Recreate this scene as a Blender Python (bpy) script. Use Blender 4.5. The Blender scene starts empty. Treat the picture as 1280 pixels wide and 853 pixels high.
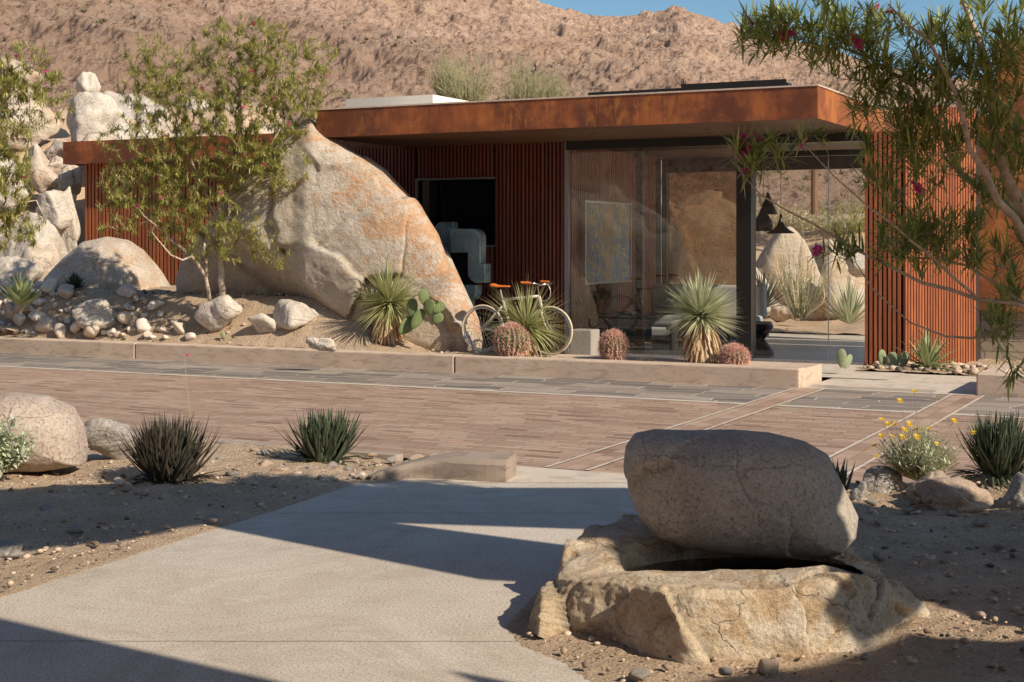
import bpy, math, random
import numpy as np
from mathutils import Vector, Matrix
random.seed(7); RNG = np.random.default_rng(7)
R = math.radians
COL = bpy.context.scene.collection
# ------------------------------------------------------------------ frame: world x runs along the facade, y away from it
A = R(26.6); CA, SA = math.cos(A), math.sin(A); F = 1836.0; CAMH = 1.7
def W(X, Y, z=0.0): return Vector((CA*X - SA*Y, SA*X + CA*Y, z))
def P(px, py, d): return W((px-640)/F*d, d, CAMH-(py-305)/F*d)
def G(px, py, z=0.0): return P(px, py, F*(CAMH-z)/(py-305))
def PY(px, py, y):
    r = (px-640)/F
    return P(px, py, y/(SA*r+CA))
def lin(c): return tuple(((v/255)/12.92 if v/255 <= .04045 else ((v/255+.055)/1.055)**2.4) for v in c)
# ------------------------------------------------------------------ numpy noise
def _h(ix, iy, iz, s):
    n = (ix.astype(np.int64)*374761393 + iy.astype(np.int64)*668265263 + iz.astype(np.int64)*2147483647 + s*974711) & 0xffffffff
    n = ((n ^ (n >> 13))*1274126177) & 0xffffffff
    n = (n ^ (n >> 16)) & 0xffffffff
    return n/4294967295.0
def vnoise(p, s=0):
    p = np.asarray(p, float); i = np.floor(p); f = p-i; f = f*f*(3-2*f)
    x, y, z = i[:, 0], i[:, 1], i[:, 2]; r = 0
    for a in (0, 1):
        wa = f[:, 0] if a else 1-f[:, 0]
        for b in (0, 1):
            wb = f[:, 1] if b else 1-f[:, 1]
            for c in (0, 1):
                wc = f[:, 2] if c else 1-f[:, 2]
                r = r + wa*wb*wc*_h(x+a, y+b, z+c, s)
    return r*2-1
def fbm(p, s=0, o=4, g=.5, l=2.03):
    p = np.asarray(p, float); r = 0; a = 1; t = 0
    for k in range(o):
        r = r+a*vnoise(p, s+k); t += a; p = p*l; a *= g
    return r/t
def ridged(p, s=0, o=4):
    p = np.asarray(p, float); r = 0; a = 1; t = 0
    for k in range(o):
        r = r+a*(1-np.abs(vnoise(p, s+k))*2); t += a; p = p*2.07; a *= .55
    return r/t
def sm(a, b, x):
    t = np.clip((x-a)/(b-a), 0, 1); return t*t*(3-2*t)
# ------------------------------------------------------------------ mesh builder
class MB:
    def __init__(s): s.v = []; s.f = []
    def add(s, vs, fs):
        n = len(s.v); s.v += [tuple(q) for q in vs]; s.f += [tuple(n+i for i in q) for q in fs]
    def box(s, x0, x1, y0, y1, z0, z1):
        s.add([(x0,y0,z0),(x1,y0,z0),(x1,y1,z0),(x0,y1,z0),(x0,y0,z1),(x1,y0,z1),(x1,y1,z1),(x0,y1,z1)],
              [(0,3,2,1),(4,5,6,7),(0,1,5,4),(1,2,6,5),(2,3,7,6),(3,0,4,7)])
    def quad(s, a, b, c, d): s.add([a, b, c, d], [(0, 1, 2, 3)])
    def prism(s, pts, off):                       # pts: 3-D polygon, off: extrusion vector
        n = len(pts); a = [Vector(p) for p in pts]; o = Vector(off)
        s.add(a+[p+o for p in a], [tuple(range(n))[::-1], tuple(range(n, 2*n))]+[(i, (i+1) % n, n+(i+1) % n, n+i) for i in range(n)])
    def tube(s, pts, rad, n=6, cap=True):
        pts = [Vector(p) for p in pts]; k = len(pts)
        if not hasattr(rad, '__len__'): rad = [rad]*k
        vs = []; u = None
        for i in range(k):
            t = (pts[min(i+1, k-1)]-pts[max(i-1, 0)])
            t = t.normalized() if t.length > 1e-9 else Vector((0, 0, 1))
            if u is None: u = t.orthogonal().normalized()
            else:
                u = u-t*u.dot(t); u = u.normalized() if u.length > 1e-6 else t.orthogonal().normalized()
            w = t.cross(u)
            for j in range(n):
                a = 2*math.pi*j/n; vs.append(pts[i]+(u*math.cos(a)+w*math.sin(a))*rad[i])
        fs = [(i*n+j, i*n+(j+1) % n, (i+1)*n+(j+1) % n, (i+1)*n+j) for i in range(k-1) for j in range(n)]
        if cap: fs += [tuple(range(n))[::-1], tuple((k-1)*n+j for j in range(n))]
        s.add(vs, fs)
    def ring(s, c, r, rt, axis='y', n=40, m=8):
        vs = []; c = Vector(c)
        for i in range(n):
            a = 2*math.pi*i/n
            d = Vector((math.cos(a), 0, math.sin(a))) if axis == 'y' else Vector((math.cos(a), math.sin(a), 0))
            w = Vector((0, 1, 0)) if axis == 'y' else Vector((0, 0, 1))
            for j in range(m):
                b = 2*math.pi*j/m; vs.append(c+d*(r+rt*math.cos(b))+w*rt*math.sin(b))
        s.add(vs, [(i*m+j, i*m+(j+1) % m, ((i+1) % n)*m+(j+1) % m, ((i+1) % n)*m+j) for i in range(n) for j in range(m)])
    def lathe(s, c, prof, n=24):
        c = Vector(c); vs = []
        for r, z in prof:
            for j in range(n):
                a = 2*math.pi*j/n; vs.append(c+Vector((r*math.cos(a), r*math.sin(a), z)))
        s.add(vs, [(i*n+j, i*n+(j+1) % n, (i+1)*n+(j+1) % n, (i+1)*n+j) for i in range(len(prof)-1) for j in range(n)])
    def blade(s, base, d, L, w, droop=.2, n=4, fold=0.0, prof=None):
        """a leaf: strip from base along d bending down by droop, width profile, optional V fold"""
        base = Vector(base); d = Vector(d).normalized(); side = d.cross(Vector((0, 0, 1)))
        side = side.normalized() if side.length > .05 else Vector((1, 0, 0)); vs = []; fs = []
        prof = prof or [.55, 1, .8, .45, 0]
        p = base.copy(); n = len(prof)-1; k = 3 if fold else 2
        for i in range(n+1):
            t = i/n; hw = w*.5*prof[i]
            up = side.cross(d).normalized()
            if fold: vs += [p-side*hw+up*hw*fold, p, p+side*hw+up*hw*fold]
            else: vs += [p-side*hw, p+side*hw]
            d = (d+Vector((0, 0, -droop/n))).normalized(); p = p+d*(L/n)
        for i in range(n):
            for j in range(k-1): fs.append((i*k+j, i*k+j+1, (i+1)*k+j+1, (i+1)*k+j))
        s.add(vs, fs)
    def build(s, name, mat, parent=None, smooth=False, loc=None):
        off = Vector(loc) if loc is not None else (Vector(parent['_w']) if parent is not None and '_w' in parent else Vector((0, 0, 0)))
        vv = np.array(s.v, dtype=float).reshape(-1, 3)-np.array(off)
        me = bpy.data.meshes.new(name); me.from_pydata(vv.tolist(), [], s.f)
        me.materials.append(mat)
        if smooth: me.polygons.foreach_set('use_smooth', [True]*len(me.polygons))
        me.update(); o = bpy.data.objects.new(name, me); COL.objects.link(o)
        if parent is not None: o.parent = parent
        elif loc is not None: o.location = off
        if parent is not None and '_w' in parent: o['_w'] = parent['_w']
        return o
def tag(o, label, cat, group=None):
    o['label'] = label; o['category'] = cat
    if group: o['group'] = group
    return o
def thing(name, label, cat, loc=(0, 0, 0), group=None):
    o = bpy.data.objects.new(name, None); COL.objects.link(o); o.location = loc; o['_w'] = tuple(loc)
    o.empty_display_size = .1
    return tag(o, label, cat, group)
def struct(o): o['kind'] = 'structure'; return o
def dup(root, loc, rz=0, label=None, sc=1):
    r = root.copy(); COL.objects.link(r); r.location = loc; r.rotation_euler = (0, 0, rz); r.scale = (sc, sc, sc)
    if label: r['label'] = label
    for ch in list(root.children):
        c = ch.copy(); COL.objects.link(c); c.parent = r
        for g in list(ch.children):
            e = g.copy(); COL.objects.link(e); e.parent = c
    return r
# ------------------------------------------------------------------ node materials
class NT:
    def __init__(s, name):
        s.m = bpy.data.materials.new(name); s.m.use_nodes = True; s.t = s.m.node_tree; s.t.nodes.clear()
        s.out = s.n('ShaderNodeOutputMaterial'); s.tc = s.n('ShaderNodeTexCoord')
    def n(s, k, **kw):
        o = s.t.nodes.new(k)
        for a, b in kw.items(): setattr(o, a, b)
        return o
    def l(s, a, b): s.t.links.new(a, b)
    def put(s, sock, v):
        if isinstance(v, bpy.types.NodeSocket): s.l(v, sock)
        elif isinstance(v, tuple) and len(v) == 3 and sock.type == 'RGBA': sock.default_value = (*v, 1)
        else: sock.default_value = v
    def map(s, sc=(1, 1, 1), rot=(0, 0, 0), src='Object', loc=(0, 0, 0)):
        m = s.n('ShaderNodeMapping'); m.inputs['Scale'].default_value = sc; m.inputs['Rotation'].default_value = rot; m.inputs['Location'].default_value = loc
        s.l(s.tc.outputs[src], m.inputs[0]); return m.outputs[0]
    def noise(s, scale, detail=4, rough=.55, vec=None, dist=0):
        o = s.n('ShaderNodeTexNoise'); o.inputs['Scale'].default_value = scale; o.inputs['Detail'].default_value = detail
        o.inputs['Roughness'].default_value = rough; o.inputs['Distortion'].default_value = dist
        s.l(vec or s.tc.outputs['Object'], o.inputs['Vector']); return o.outputs['Fac']
    def vor(s, scale, vec=None, feature='F1', out='Distance', rnd=1):
        o = s.n('ShaderNodeTexVoronoi', feature=feature); o.inputs['Scale'].default_value = scale; o.inputs['Randomness'].default_value = rnd
        s.l(vec or s.tc.outputs['Object'], o.inputs['Vector']); return o.outputs[out]
    def ramp(s, fac, stops, mode='LINEAR'):
        o = s.n('ShaderNodeValToRGB'); e = o.color_ramp.elements; o.color_ramp.interpolation = mode
        while len(e) < len(stops): e.new(.5)
        for i, (p, c) in enumerate(stops):
            e[i].position = p; e[i].color = (c, c, c, 1) if not isinstance(c, tuple) else (*c, 1)
        s.l(fac, o.inputs[0]); return o.outputs[0]
    def mix(s, f, a, b, mode='MIX'):
        o = s.n('ShaderNodeMix', data_type='RGBA', blend_type=mode)
        s.put(o.inputs[0], f); s.put(o.inputs[6], a); s.put(o.inputs[7], b); return o.outputs[2]
    def math(s, op, a, b=0.0, clamp=False):
        o = s.n('ShaderNodeMath', operation=op); o.use_clamp = clamp; s.put(o.inputs[0], a); s.put(o.inputs[1], b); return o.outputs[0]
    def sep(s, vec=None):
        o = s.n('ShaderNodeSeparateXYZ'); s.l(vec or s.tc.outputs['Object'], o.inputs[0]); return o.outputs
    def geo(s, out): return s.n('ShaderNodeNewGeometry').outputs[out]
    def bump(s, h, st=.5, dist=.02, nrm=None):
        o = s.n('ShaderNodeBump'); o.inputs['Strength'].default_value = st; o.inputs['Distance'].default_value = dist
        s.l(h, o.inputs['Height'])
        if nrm: s.l(nrm, o.inputs['Normal'])
        return o.outputs[0]
    def bsdf(s, col, rough=.8, metal=0, bump=None, spec=.5, **kw):
        o = s.n('ShaderNodeBsdfPrincipled'); s.put(o.inputs['Base Color'], col); s.put(o.inputs['Roughness'], rough)
        s.put(o.inputs['Metallic'], metal); o.inputs['Specular IOR Level'].default_value = spec
        if bump: s.l(bump, o.inputs['Normal'])
        s.l(o.outputs[0], s.out.inputs[0]); s.b = o; return s.m
def plain(name, col, rough=.6, metal=0, var=.15, sc=20, bump=0, spec=.5):
    t = NT(name); n = t.noise(sc, 4); c = t.mix(t.ramp(n, [(.3, 0.0), (.7, 1.0)]), tuple(v*(1-var) for v in col), tuple(min(1, v*(1+var)) for v in col))
    return t.bsdf(c, rough, metal, t.bump(n, bump, .01) if bump else None, spec)
def rock(name, c1, c2, dark=(.05, .045, .04), spk=.5, sc=1.0, stain=None, bump=.6, fine=60):
    t = NT(name)
    big = t.ramp(t.noise(1.3*sc, 5, .6), [(.35, 0.0), (.65, 1.0)])
    c = t.mix(big, c1, c2)
    mid = t.ramp(t.noise(7*sc, 6, .7, dist=.6), [(.4, 0.0), (.62, 1.0)])
    c = t.mix(t.math('MULTIPLY', mid, .35), c, tuple(v*.55 for v in c2))
    if stain:
        s = t.ramp(t.noise(1.7*sc, 5, .65, dist=.8), [(.48, 0.0), (.62, 1.0)])
        c = t.mix(t.math('MULTIPLY', s, .7), c, stain)
    fn = t.noise(fine, 3, .8)
    c = t.mix(t.math('MULTIPLY', t.ramp(fn, [(.5, 0.0), (.66, 1.0)]), spk), c, dark)
    c = t.mix(t.math('MULTIPLY', t.ramp(t.noise(fine*.7, 3, .8, vec=t.map(loc=(5, 3, 2))), [(.55, 0.0), (.7, 1.0)]), spk*.6), c, (.75, .7, .64))
    pt = t.geo('Pointiness'); c = t.mix(t.ramp(pt, [(.42, .85), (.497, 0.0)]), c, tuple(v*.22 for v in c2)); c = t.mix(t.ramp(pt, [(.505, 0.0), (.58, .5)]), c, tuple(min(.85, v*1.35) for v in c1))  # creases darkened like occlusion shade, put into the colour; ridges lightened
    dv = t.n('ShaderNodeVectorMath', operation='ADD'); nn = t.n('ShaderNodeTexNoise'); nn.inputs['Scale'].default_value = 2.5*sc; nn.inputs['Detail'].default_value = 6; t.l(t.tc.outputs['Object'], nn.inputs['Vector'])
    sv = t.n('ShaderNodeVectorMath', operation='SCALE'); sv.inputs['Scale'].default_value = .5/sc; t.l(nn.outputs['Color'], sv.inputs[0]); t.l(t.tc.outputs['Object'], dv.inputs[0]); t.l(sv.outputs[0], dv.inputs[1])
    ck = t.math('MULTIPLY', t.ramp(t.vor(.9*sc, vec=dv.outputs[0], feature='DISTANCE_TO_EDGE'), [(.0, 1.0), (.012, 0.0)]), t.ramp(t.noise(1.8*sc, 3), [(.45, 0.0), (.55, 1.0)]))
    c = t.mix(t.math('MULTIPLY', ck, .4), c, tuple(v*.25 for v in c2))
    h = t.math('ADD', t.noise(9*sc, 8, .72), t.math('MULTIPLY', t.noise(fine*.5, 4, .8), .25)); h = t.math('SUBTRACT', h, t.math('MULTIPLY', ck, .25))
    return t.bsdf(c, .9, 0, t.bump(h, bump, .05/sc), .25)
def leafmat(name, c1, c2, trans=.35, rough=.5, tip=None, spec=.4):
    t = NT(name); r = t.geo('Random Per Island'); c = t.mix(r, c1, c2)
    p = t.n('ShaderNodeBsdfPrincipled'); t.put(p.inputs['Base Color'], c); p.inputs['Roughness'].default_value = rough; p.inputs['Specular IOR Level'].default_value = spec
    tr = t.n('ShaderNodeBsdfTranslucent'); t.put(tr.inputs[0], t.mix(.5, c, tuple(min(1, v*1.6) for v in c2)))
    m = t.n('ShaderNodeMixShader'); m.inputs[0].default_value = trans; t.l(p.outputs[0], m.inputs[1]); t.l(tr.outputs[0], m.inputs[2]); t.l(m.outputs[0], t.out.inputs[0])
    return t.m
M = {}
# sandy soil with grit
def soil(name, a, b, bump=.7):
    t = NT(name); n = t.noise(2.2, 6, .6); c = t.mix(t.ramp(n, [(.35, 0.0), (.7, 1.0)]), a, b)
    g = t.noise(55, 5, .8); c = t.mix(t.math('MULTIPLY', t.ramp(g, [(.48, 0.0), (.62, 1.0)]), .65), c, tuple(v*.42 for v in a))
    g2 = t.vor(38); c = t.mix(t.math('MULTIPLY', t.ramp(g2, [(.12, 1.0), (.2, 0.0)]), .45), c, tuple(min(1, v*1.5) for v in b))
    h = t.math('ADD', t.noise(14, 7, .75), t.math('MULTIPLY', t.ramp(g2, [(0.0, 1.0), (.4, 0.0)]), .35))
    h = t.math('ADD', h, t.math('MULTIPLY', g, .35))
    return t.bsdf(c, .95, 0, t.bump(h, bump, .045), .15)
M['soil'] = soil('sandy_soil', (.54, .395, .265), (.70, .53, .375), 1.0)
M['soil_far'] = soil('dry_ground', (.52, .37, .25), (.6, .44, .3), .4)
# mountain
t = NT('mountain_rock'); n = t.noise(.02, 7, .65); c = t.mix(t.ramp(n, [(.38, 0.0), (.64, 1.0)]), (.54, .35, .245), (.69, .48, .355))
c = t.mix(t.math('MULTIPLY', t.ramp(t.noise(.55, 9, .9, vec=t.map((1, .6, .6))), [(.52, 0.0), (.57, 1.0)]), .85), c, (.10, .06, .045))  # dark specks stand in for small rock shadows, painted into the colour
c = t.mix(t.math('MULTIPLY', t.ramp(t.noise(1.3, 6, .8), [(.55, 0.0), (.66, 1.0)]), .45), c, (.74, .57, .45))
h = t.math('ADD', t.noise(.3, 10, .85), t.math('MULTIPLY', t.vor(.6), .4))
M['mountain'] = t.bsdf(c, .95, 0, t.bump(h, .9, 2.2), .1)
# exposed aggregate path (object space = camera-free local frame of the path)
t = NT('exposed_aggregate'); c = t.mix(t.ramp(t.noise(1.1, 5, .6), [(.3, 0.0), (.7, 1.0)]), (.56, .495, .415), (.65, .585, .50))
sp = t.noise(75, 4, .9); c = t.mix(t.ramp(sp, [(.40, .75), (.5, 0.0)]), c, (.16, .13, .11)); c = t.mix(t.ramp(sp, [(.56, 0.0), (.66, .6)]), c, (.72, .64, .54))
c = t.mix(t.math('MULTIPLY', t.ramp(t.noise(3.5, 6, .7, dist=.5), [(.52, 0.0), (.68, 1.0)]), .22), c, (.26, .2, .155))
c = t.mix(t.math('MULTIPLY', t.ramp(t.noise(.7, 7, .7, dist=1.2), [(.47, 0.0), (.56, .5), (.6, 0.0)]), .55), c, (.34, .27, .2)); c = t.mix(t.ramp(t.noise(210, 2, .9), [(.58, 0.0), (.66, .5)]), c, (.10, .08, .07))
sx = t.sep(); wob = t.math('MULTIPLY', t.math('SUBTRACT', t.noise(6, 3), .5), .03)
jm = None
for y0 in (6.27, 9.25):
    dd = t.math('ABSOLUTE', t.math('SUBTRACT', t.math('ADD', sx[1], wob), y0)); q = t.ramp(dd, [(.004, 1.0), (.011, 0.0)]); jm = q if jm is None else t.math('MAXIMUM', jm, q)
c = t.mix(t.math('MULTIPLY', jm, .6), c, (.16, .12, .09))
M['path'] = t.bsdf(c, .92, 0, t.bump(t.math('SUBTRACT', sp, t.math('MULTIPLY', jm, .7)), .45, .012), .2)
# concrete
def concrete(name, a, b, bump=.25):
    t = NT(name); c = t.mix(t.ramp(t.noise(1.6, 7, .65), [(.3, 0.0), (.72, 1.0)]), a, b)
    c = t.mix(t.math('MULTIPLY', t.ramp(t.noise(4, 6, .7, vec=t.map((1, 1, 4)), dist=.6), [(.5, 0.0), (.64, 1.0)]), .55), c, tuple(v*.55 for v in a))
    c = t.mix(t.math('MULTIPLY', t.ramp(t.noise(70, 3, .8), [(.52, 0.0), (.66, 1.0)]), .25), c, tuple(v*.5 for v in a))
    return t.bsdf(c, .88, 0, t.bump(t.noise(35, 5, .75), bump, .01), .25)
M['curb'] = concrete('tan_concrete', (.52, .39, .29), (.63, .495, .385))
M['paleconc'] = concrete('pale_concrete', (.53, .45, .365), (.62, .54, .45))
M['edge'] = concrete('grey_concrete', (.30, .245, .2), (.40, .33, .27))
# brick drive
def paver(name, cols, bw, rh, rot=0, mortar=.004, warp=0, bumpst=.4):
    t = NT(name); v = t.map(rot=(0, 0, rot))
    if warp:
        w = t.n('ShaderNodeVectorMath', operation='ADD'); nn = t.n('ShaderNodeTexNoise'); nn.inputs['Scale'].default_value = 2.2
        t.l(t.tc.outputs['Object'], nn.inputs['Vector']); sc = t.n('ShaderNodeVectorMath', operation='SCALE'); sc.inputs['Scale'].default_value = warp
        t.l(nn.outputs['Color'], sc.inputs[0]); t.l(v, w.inputs[0]); t.l(sc.outputs[0], w.inputs[1]); v = w.outputs[0]
    b = t.n('ShaderNodeTexBrick'); b.inputs['Scale'].default_value = 1; b.inputs['Brick Width'].default_value = bw; b.inputs['Row Height'].default_value = rh
    b.inputs['Mortar Size'].default_value = mortar; b.inputs['Mortar Smooth'].default_value = .3; b.offset = .37; b.squash_frequency = 3; b.squash = .8
    b.inputs['Color1'].default_value = (0, 0, 0, 1); b.inputs['Color2'].default_value = (1, 1, 1, 1); b.inputs['Mortar'].default_value = (.5, .5, .5, 1); t.l(v, b.inputs['Vector'])
    c = t.ramp(b.outputs['Color'], cols)
    c = t.mix(t.ramp(t.noise(.8, 5, .6), [(.35, .35), (.7, 0.0)]), c, cols[0][1])
    c = t.mix(t.math('MULTIPLY', t.ramp(t.noise(40, 4, .8), [(.5, 0.0), (.68, 1.0)]), .3), c, (.12, .09, .07))
    c = t.mix(t.math('MULTIPLY', b.outputs['Fac'], .75), c, (.17, .12, .09) if not warp else (.52, .44, .36))
    h = t.math('SUBTRACT', t.math('MULTIPLY', t.noise(18, 5, .7), .5), b.outputs['Fac'])
    return t.bsdf(c, .85, 0, t.bump(h, bumpst, .01), .3)
bc = [(0.0, (.21, .13, .095)), (.08, (.34, .225, .165)), (.5, (.41, .28, .205)), (.85, (.50, .35, .26)), (1.0, (.42, .33, .255))]
M['brick'] = paver('brick_pavers', bc, .36, .095, 0, .007, 0, .8)
M['brick_cross'] = paver('cross_pavers', bc, .3, .14, R(90))
M['slate'] = paver('slate_flags', [(0.0, (.15, .13, .115)), (.4, (.23, .195, .165)), (.7, (.32, .25, .20)), (1.0, (.38, .33, .28))], .85, .28, 0, .014, .3, .7)
# corten
def corten(name, a, b, dk, st=1):
    t = NT(name); v = t.map((1, 1, .16)); n = t.noise(3.2, 8, .72, vec=v, dist=.3); c = t.mix(t.ramp(n, [(.36, 0.0), (.62, 1.0)]), a, b)
    c = t.mix(t.ramp(t.noise(1.4, 6, .7), [(.44, .85), (.6, 0.0)]), c, dk)
    c = t.mix(t.math('MULTIPLY', t.ramp(t.noise(9, 7, .75, vec=t.map((.55, 1, .22)), dist=.7), [(.52, 0.0), (.66, 1.0)]), t.ramp(t.noise(.9, 4, .6, vec=t.map((1, 1, .3), loc=(9, 2, 1))), [(.5, 0.02), (.68, .9)])), c, (.66, .26, .05))
    return t.bsdf(c, t.ramp(n, [(.3, .45), (.7, .7)]), .25, t.bump(t.noise(30, 6, .7), .15, .01), .5)
M['corten'] = corten('weathered_steel', (.27, .075, .028), (.46, .15, .04), (.12, .038, .022))
M['corten_b'] = corten('bright_weathered_steel', (.40, .12, .035), (.52, .2, .05), (.22, .07, .03))
def slatm(name, a, b):
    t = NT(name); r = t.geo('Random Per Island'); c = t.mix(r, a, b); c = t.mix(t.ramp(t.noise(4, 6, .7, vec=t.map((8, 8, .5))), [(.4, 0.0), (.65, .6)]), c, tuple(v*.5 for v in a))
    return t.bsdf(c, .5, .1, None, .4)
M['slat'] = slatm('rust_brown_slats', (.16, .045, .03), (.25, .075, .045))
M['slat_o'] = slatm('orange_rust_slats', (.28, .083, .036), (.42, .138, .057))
M['slat_i'] = slatm('interior_slats', (.48, .19, .12), (.66, .31, .21))
M['backing'] = plain('slat_backing', (.03, .014, .01), .9)
t = NT('wood_soffit'); v = t.map((.4, 9, 1)); c = t.mix(t.ramp(t.noise(2.2, 6, .6, vec=v), [(.35, 0.0), (.65, 1.0)]), (.13, .065, .04), (.21, .11, .065))
br = t.n('ShaderNodeTexBrick'); br.inputs['Scale'].default_value = 1; br.inputs['Brick Width'].default_value = 3; br.inputs['Row Height'].default_value = .14; br.inputs['Mortar Size'].default_value = .006
br.inputs['Color1'].default_value = (.7, .7, .7, 1); br.inputs['Color2'].default_value = (1, 1, 1, 1); br.inputs['Mortar'].default_value = (.15, .15, .15, 1); t.l(t.tc.outputs['Object'], br.inputs['Vector'])
M['soffit'] = t.bsdf(t.mix(1.0, c, br.outputs['Color'], 'MULTIPLY'), .5)
M['black'] = plain('black_metal', (.012, .012, .013), .35, .3, .1)
M['blackmat'] = plain('dark_room', (.02, .02, .022), .8)
M['white'] = plain('white_parapet', (.72, .66, .58), .8, var=.05)
M['flash'] = plain('pale_flashing', (.62, .5, .4), .5, .1)
M['steelgrey'] = plain('grey_steel_trim', (.25, .25, .27), .4, .6)
# thin glass
def glassm(name, tint, refl):
    t = NT(name); tr = t.n('ShaderNodeBsdfTransparent'); tr.inputs[0].default_value = (*tint, 1); gl = t.n('ShaderNodeBsdfGlossy'); gl.inputs['Roughness'].default_value = 0.0; gl.inputs[0].default_value = (.95, .97, 1, 1)
    fr = t.n('ShaderNodeFresnel'); fr.inputs[0].default_value = 1.5; fac = t.math('ADD', t.math('MULTIPLY', fr.outputs[0], 1.15), refl, True)
    m = t.n('ShaderNodeMixShader'); t.l(fac, m.inputs[0]); t.l(tr.outputs[0], m.inputs[1]); t.l(gl.outputs[0], m.inputs[2]); t.l(m.outputs[0], t.out.inputs[0]); return t.m
M['glass'] = glassm('tinted_glass', (.93, .94, .93), .035); M['glass_c'] = glassm('clear_glass', (.94, .95, .94), .0)
M['darkglass'] = plain('dark_window_glass', (.006, .007, .009), .06, 0, .05)
# CMU
t = NT('concrete_block'); b = t.n('ShaderNodeTexBrick'); b.inputs['Scale'].default_value = 1; b.inputs['Brick Width'].default_value = .6; b.inputs['Row Height'].default_value = .15; b.inputs['Mortar Size'].default_value = .008
b.inputs['Color1'].default_value = (.34, .27, .2, 1); b.inputs['Color2'].default_value = (.42, .34, .26, 1); b.inputs['Mortar'].default_value = (.2, .16, .12, 1); t.l(t.map(rot=(R(90), 0, 0)), b.inputs['Vector'])
M['cmu'] = t.bsdf(b.outputs['Color'], .9, 0, t.bump(b.outputs['Fac'], -.4, .01))
# rocks
M['rk_big'] = None
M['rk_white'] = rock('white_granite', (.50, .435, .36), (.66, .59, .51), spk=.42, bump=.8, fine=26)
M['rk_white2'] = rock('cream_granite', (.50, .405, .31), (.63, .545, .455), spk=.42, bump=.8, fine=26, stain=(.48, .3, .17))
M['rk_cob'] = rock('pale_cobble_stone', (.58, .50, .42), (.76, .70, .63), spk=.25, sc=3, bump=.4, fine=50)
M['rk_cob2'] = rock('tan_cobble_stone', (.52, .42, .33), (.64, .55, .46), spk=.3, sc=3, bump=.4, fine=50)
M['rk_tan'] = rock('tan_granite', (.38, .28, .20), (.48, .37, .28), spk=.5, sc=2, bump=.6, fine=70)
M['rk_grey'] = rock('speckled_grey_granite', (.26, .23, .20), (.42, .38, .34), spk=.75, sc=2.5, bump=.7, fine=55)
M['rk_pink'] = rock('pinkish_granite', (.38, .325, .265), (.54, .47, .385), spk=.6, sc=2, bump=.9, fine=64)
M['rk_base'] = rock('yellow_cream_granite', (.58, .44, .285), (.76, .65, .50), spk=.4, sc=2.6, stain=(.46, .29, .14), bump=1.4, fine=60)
t = NT('stained_granite')       # the big leaning boulder: pale grey flank, rust stain along the right edge
sp_ = t.sep()
g = t.math('ADD', t.math('ADD', t.math('MULTIPLY', sp_[0], .42), t.math('MULTIPLY', sp_[2], .30)), t.math('MULTIPLY', t.math('SUBTRACT', t.noise(2.4, 9, .75, dist=.9), .5), 2.6))
st = t.ramp(g, [(.42, 0.0), (.72, 1.0)])
c = t.mix(t.ramp(t.noise(1.6, 6, .65, dist=.4), [(.35, 0.0), (.66, 1.0)]), (.52, .43, .33), (.68, .60, .49))
c = t.mix(t.math('MULTIPLY', st, .8), c, t.mix(t.noise(6, 6, .7), (.50, .22, .085), (.72, .46, .27)))
wv = t.ramp(t.noise(1.0, 7, .7, vec=t.map((1, 1, 2.4), rot=(0, R(-38), 0)), dist=1.4), [(.5, 0.0), (.57, .8), (.64, 0.0)])
c = t.mix(wv, c, (.68, .61, .53)); pt = t.geo('Pointiness'); c = t.mix(t.ramp(pt, [(.44, .8), (.496, 0.0)]), c, (.13, .09, .06)); c = t.mix(t.math('MULTIPLY', t.ramp(t.noise(3.5, 9, .8, dist=.5), [(.54, 0.0), (.62, 1.0)]), .35), c, (.32, .25, .19))  # pointiness paints crease shade into the colour
fn = t.noise(24, 4, .8); c = t.mix(t.math('MULTIPLY', t.ramp(fn, [(.5, 0.0), (.65, 1.0)]), .35), c, (.12, .09, .07))
h = t.math('ADD', t.noise(5, 9, .76), t.math('MULTIPLY', fn, .35))
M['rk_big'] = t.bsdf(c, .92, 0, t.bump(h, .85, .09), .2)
# plants
M['leaf_c'] = leafmat('willow_leaf_olive', (.12, .13, .03), (.55, .52, .16), .32)
M['leaf_r'] = leafmat('willow_leaf_green', (.075, .115, .025), (.50, .53, .16), .28)
M['bark'] = plain('grey_bark', (.48, .38, .29), .85, 0, .3, 30, .6)
M['flower'] = leafmat('magenta_petals', (.6, .03, .2), (.8, .12, .38), .3)
M['yucca'] = leafmat('yucca_leaf', (.34, .37, .21), (.58, .58, .38), .2)
M['yucca_g'] = leafmat('yucca_leaf_green', (.27, .29, .12), (.48, .48, .23), .25)
M['skirt'] = leafmat('dead_leaf_skirt', (.45, .29, .16), (.62, .46, .28), .15)
M['agave'] = leafmat('agave_leaf', (.22, .27, .12), (.38, .42, .2), .12)
M['aloe'] = leafmat('aloe_leaf', (.035, .05, .03), (.105, .13, .075), .1)
M['aloe_tip'] = leafmat('aloe_leaf_bronze', (.03, .042, .03), (.11, .08, .06), .08)
M['silver'] = leafmat('silver_leaf', (.40, .43, .29), (.56, .6, .42), .2)
def padm(name, a):
    t = NT(name); c = t.mix(t.ramp(t.noise(9, 5), [(.35, 0.0), (.65, 1.0)]), a, tuple(v*1.35 for v in a)); d_ = t.ramp(t.vor(34, rnd=.35), [(.10, 1.0), (.2, 0.0)])
    return t.bsdf(t.mix(t.math('MULTIPLY', d_, .75), c, (.55, .45, .3)), .75, 0, t.bump(d_, .4, .006), .25)
M['pad'] = padm('cactus_pad', (.21, .24, .135))
M['barrel'] = plain('barrel_cactus_flesh', (.12, .14, .06), .7)
M['spine'] = leafmat('pink_spines', (.62, .30, .24), (.85, .6, .5), .2)
M['yellow'] = leafmat('yellow_petals', (.72, .42, .02), (.85, .58, .04), .25)
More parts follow.
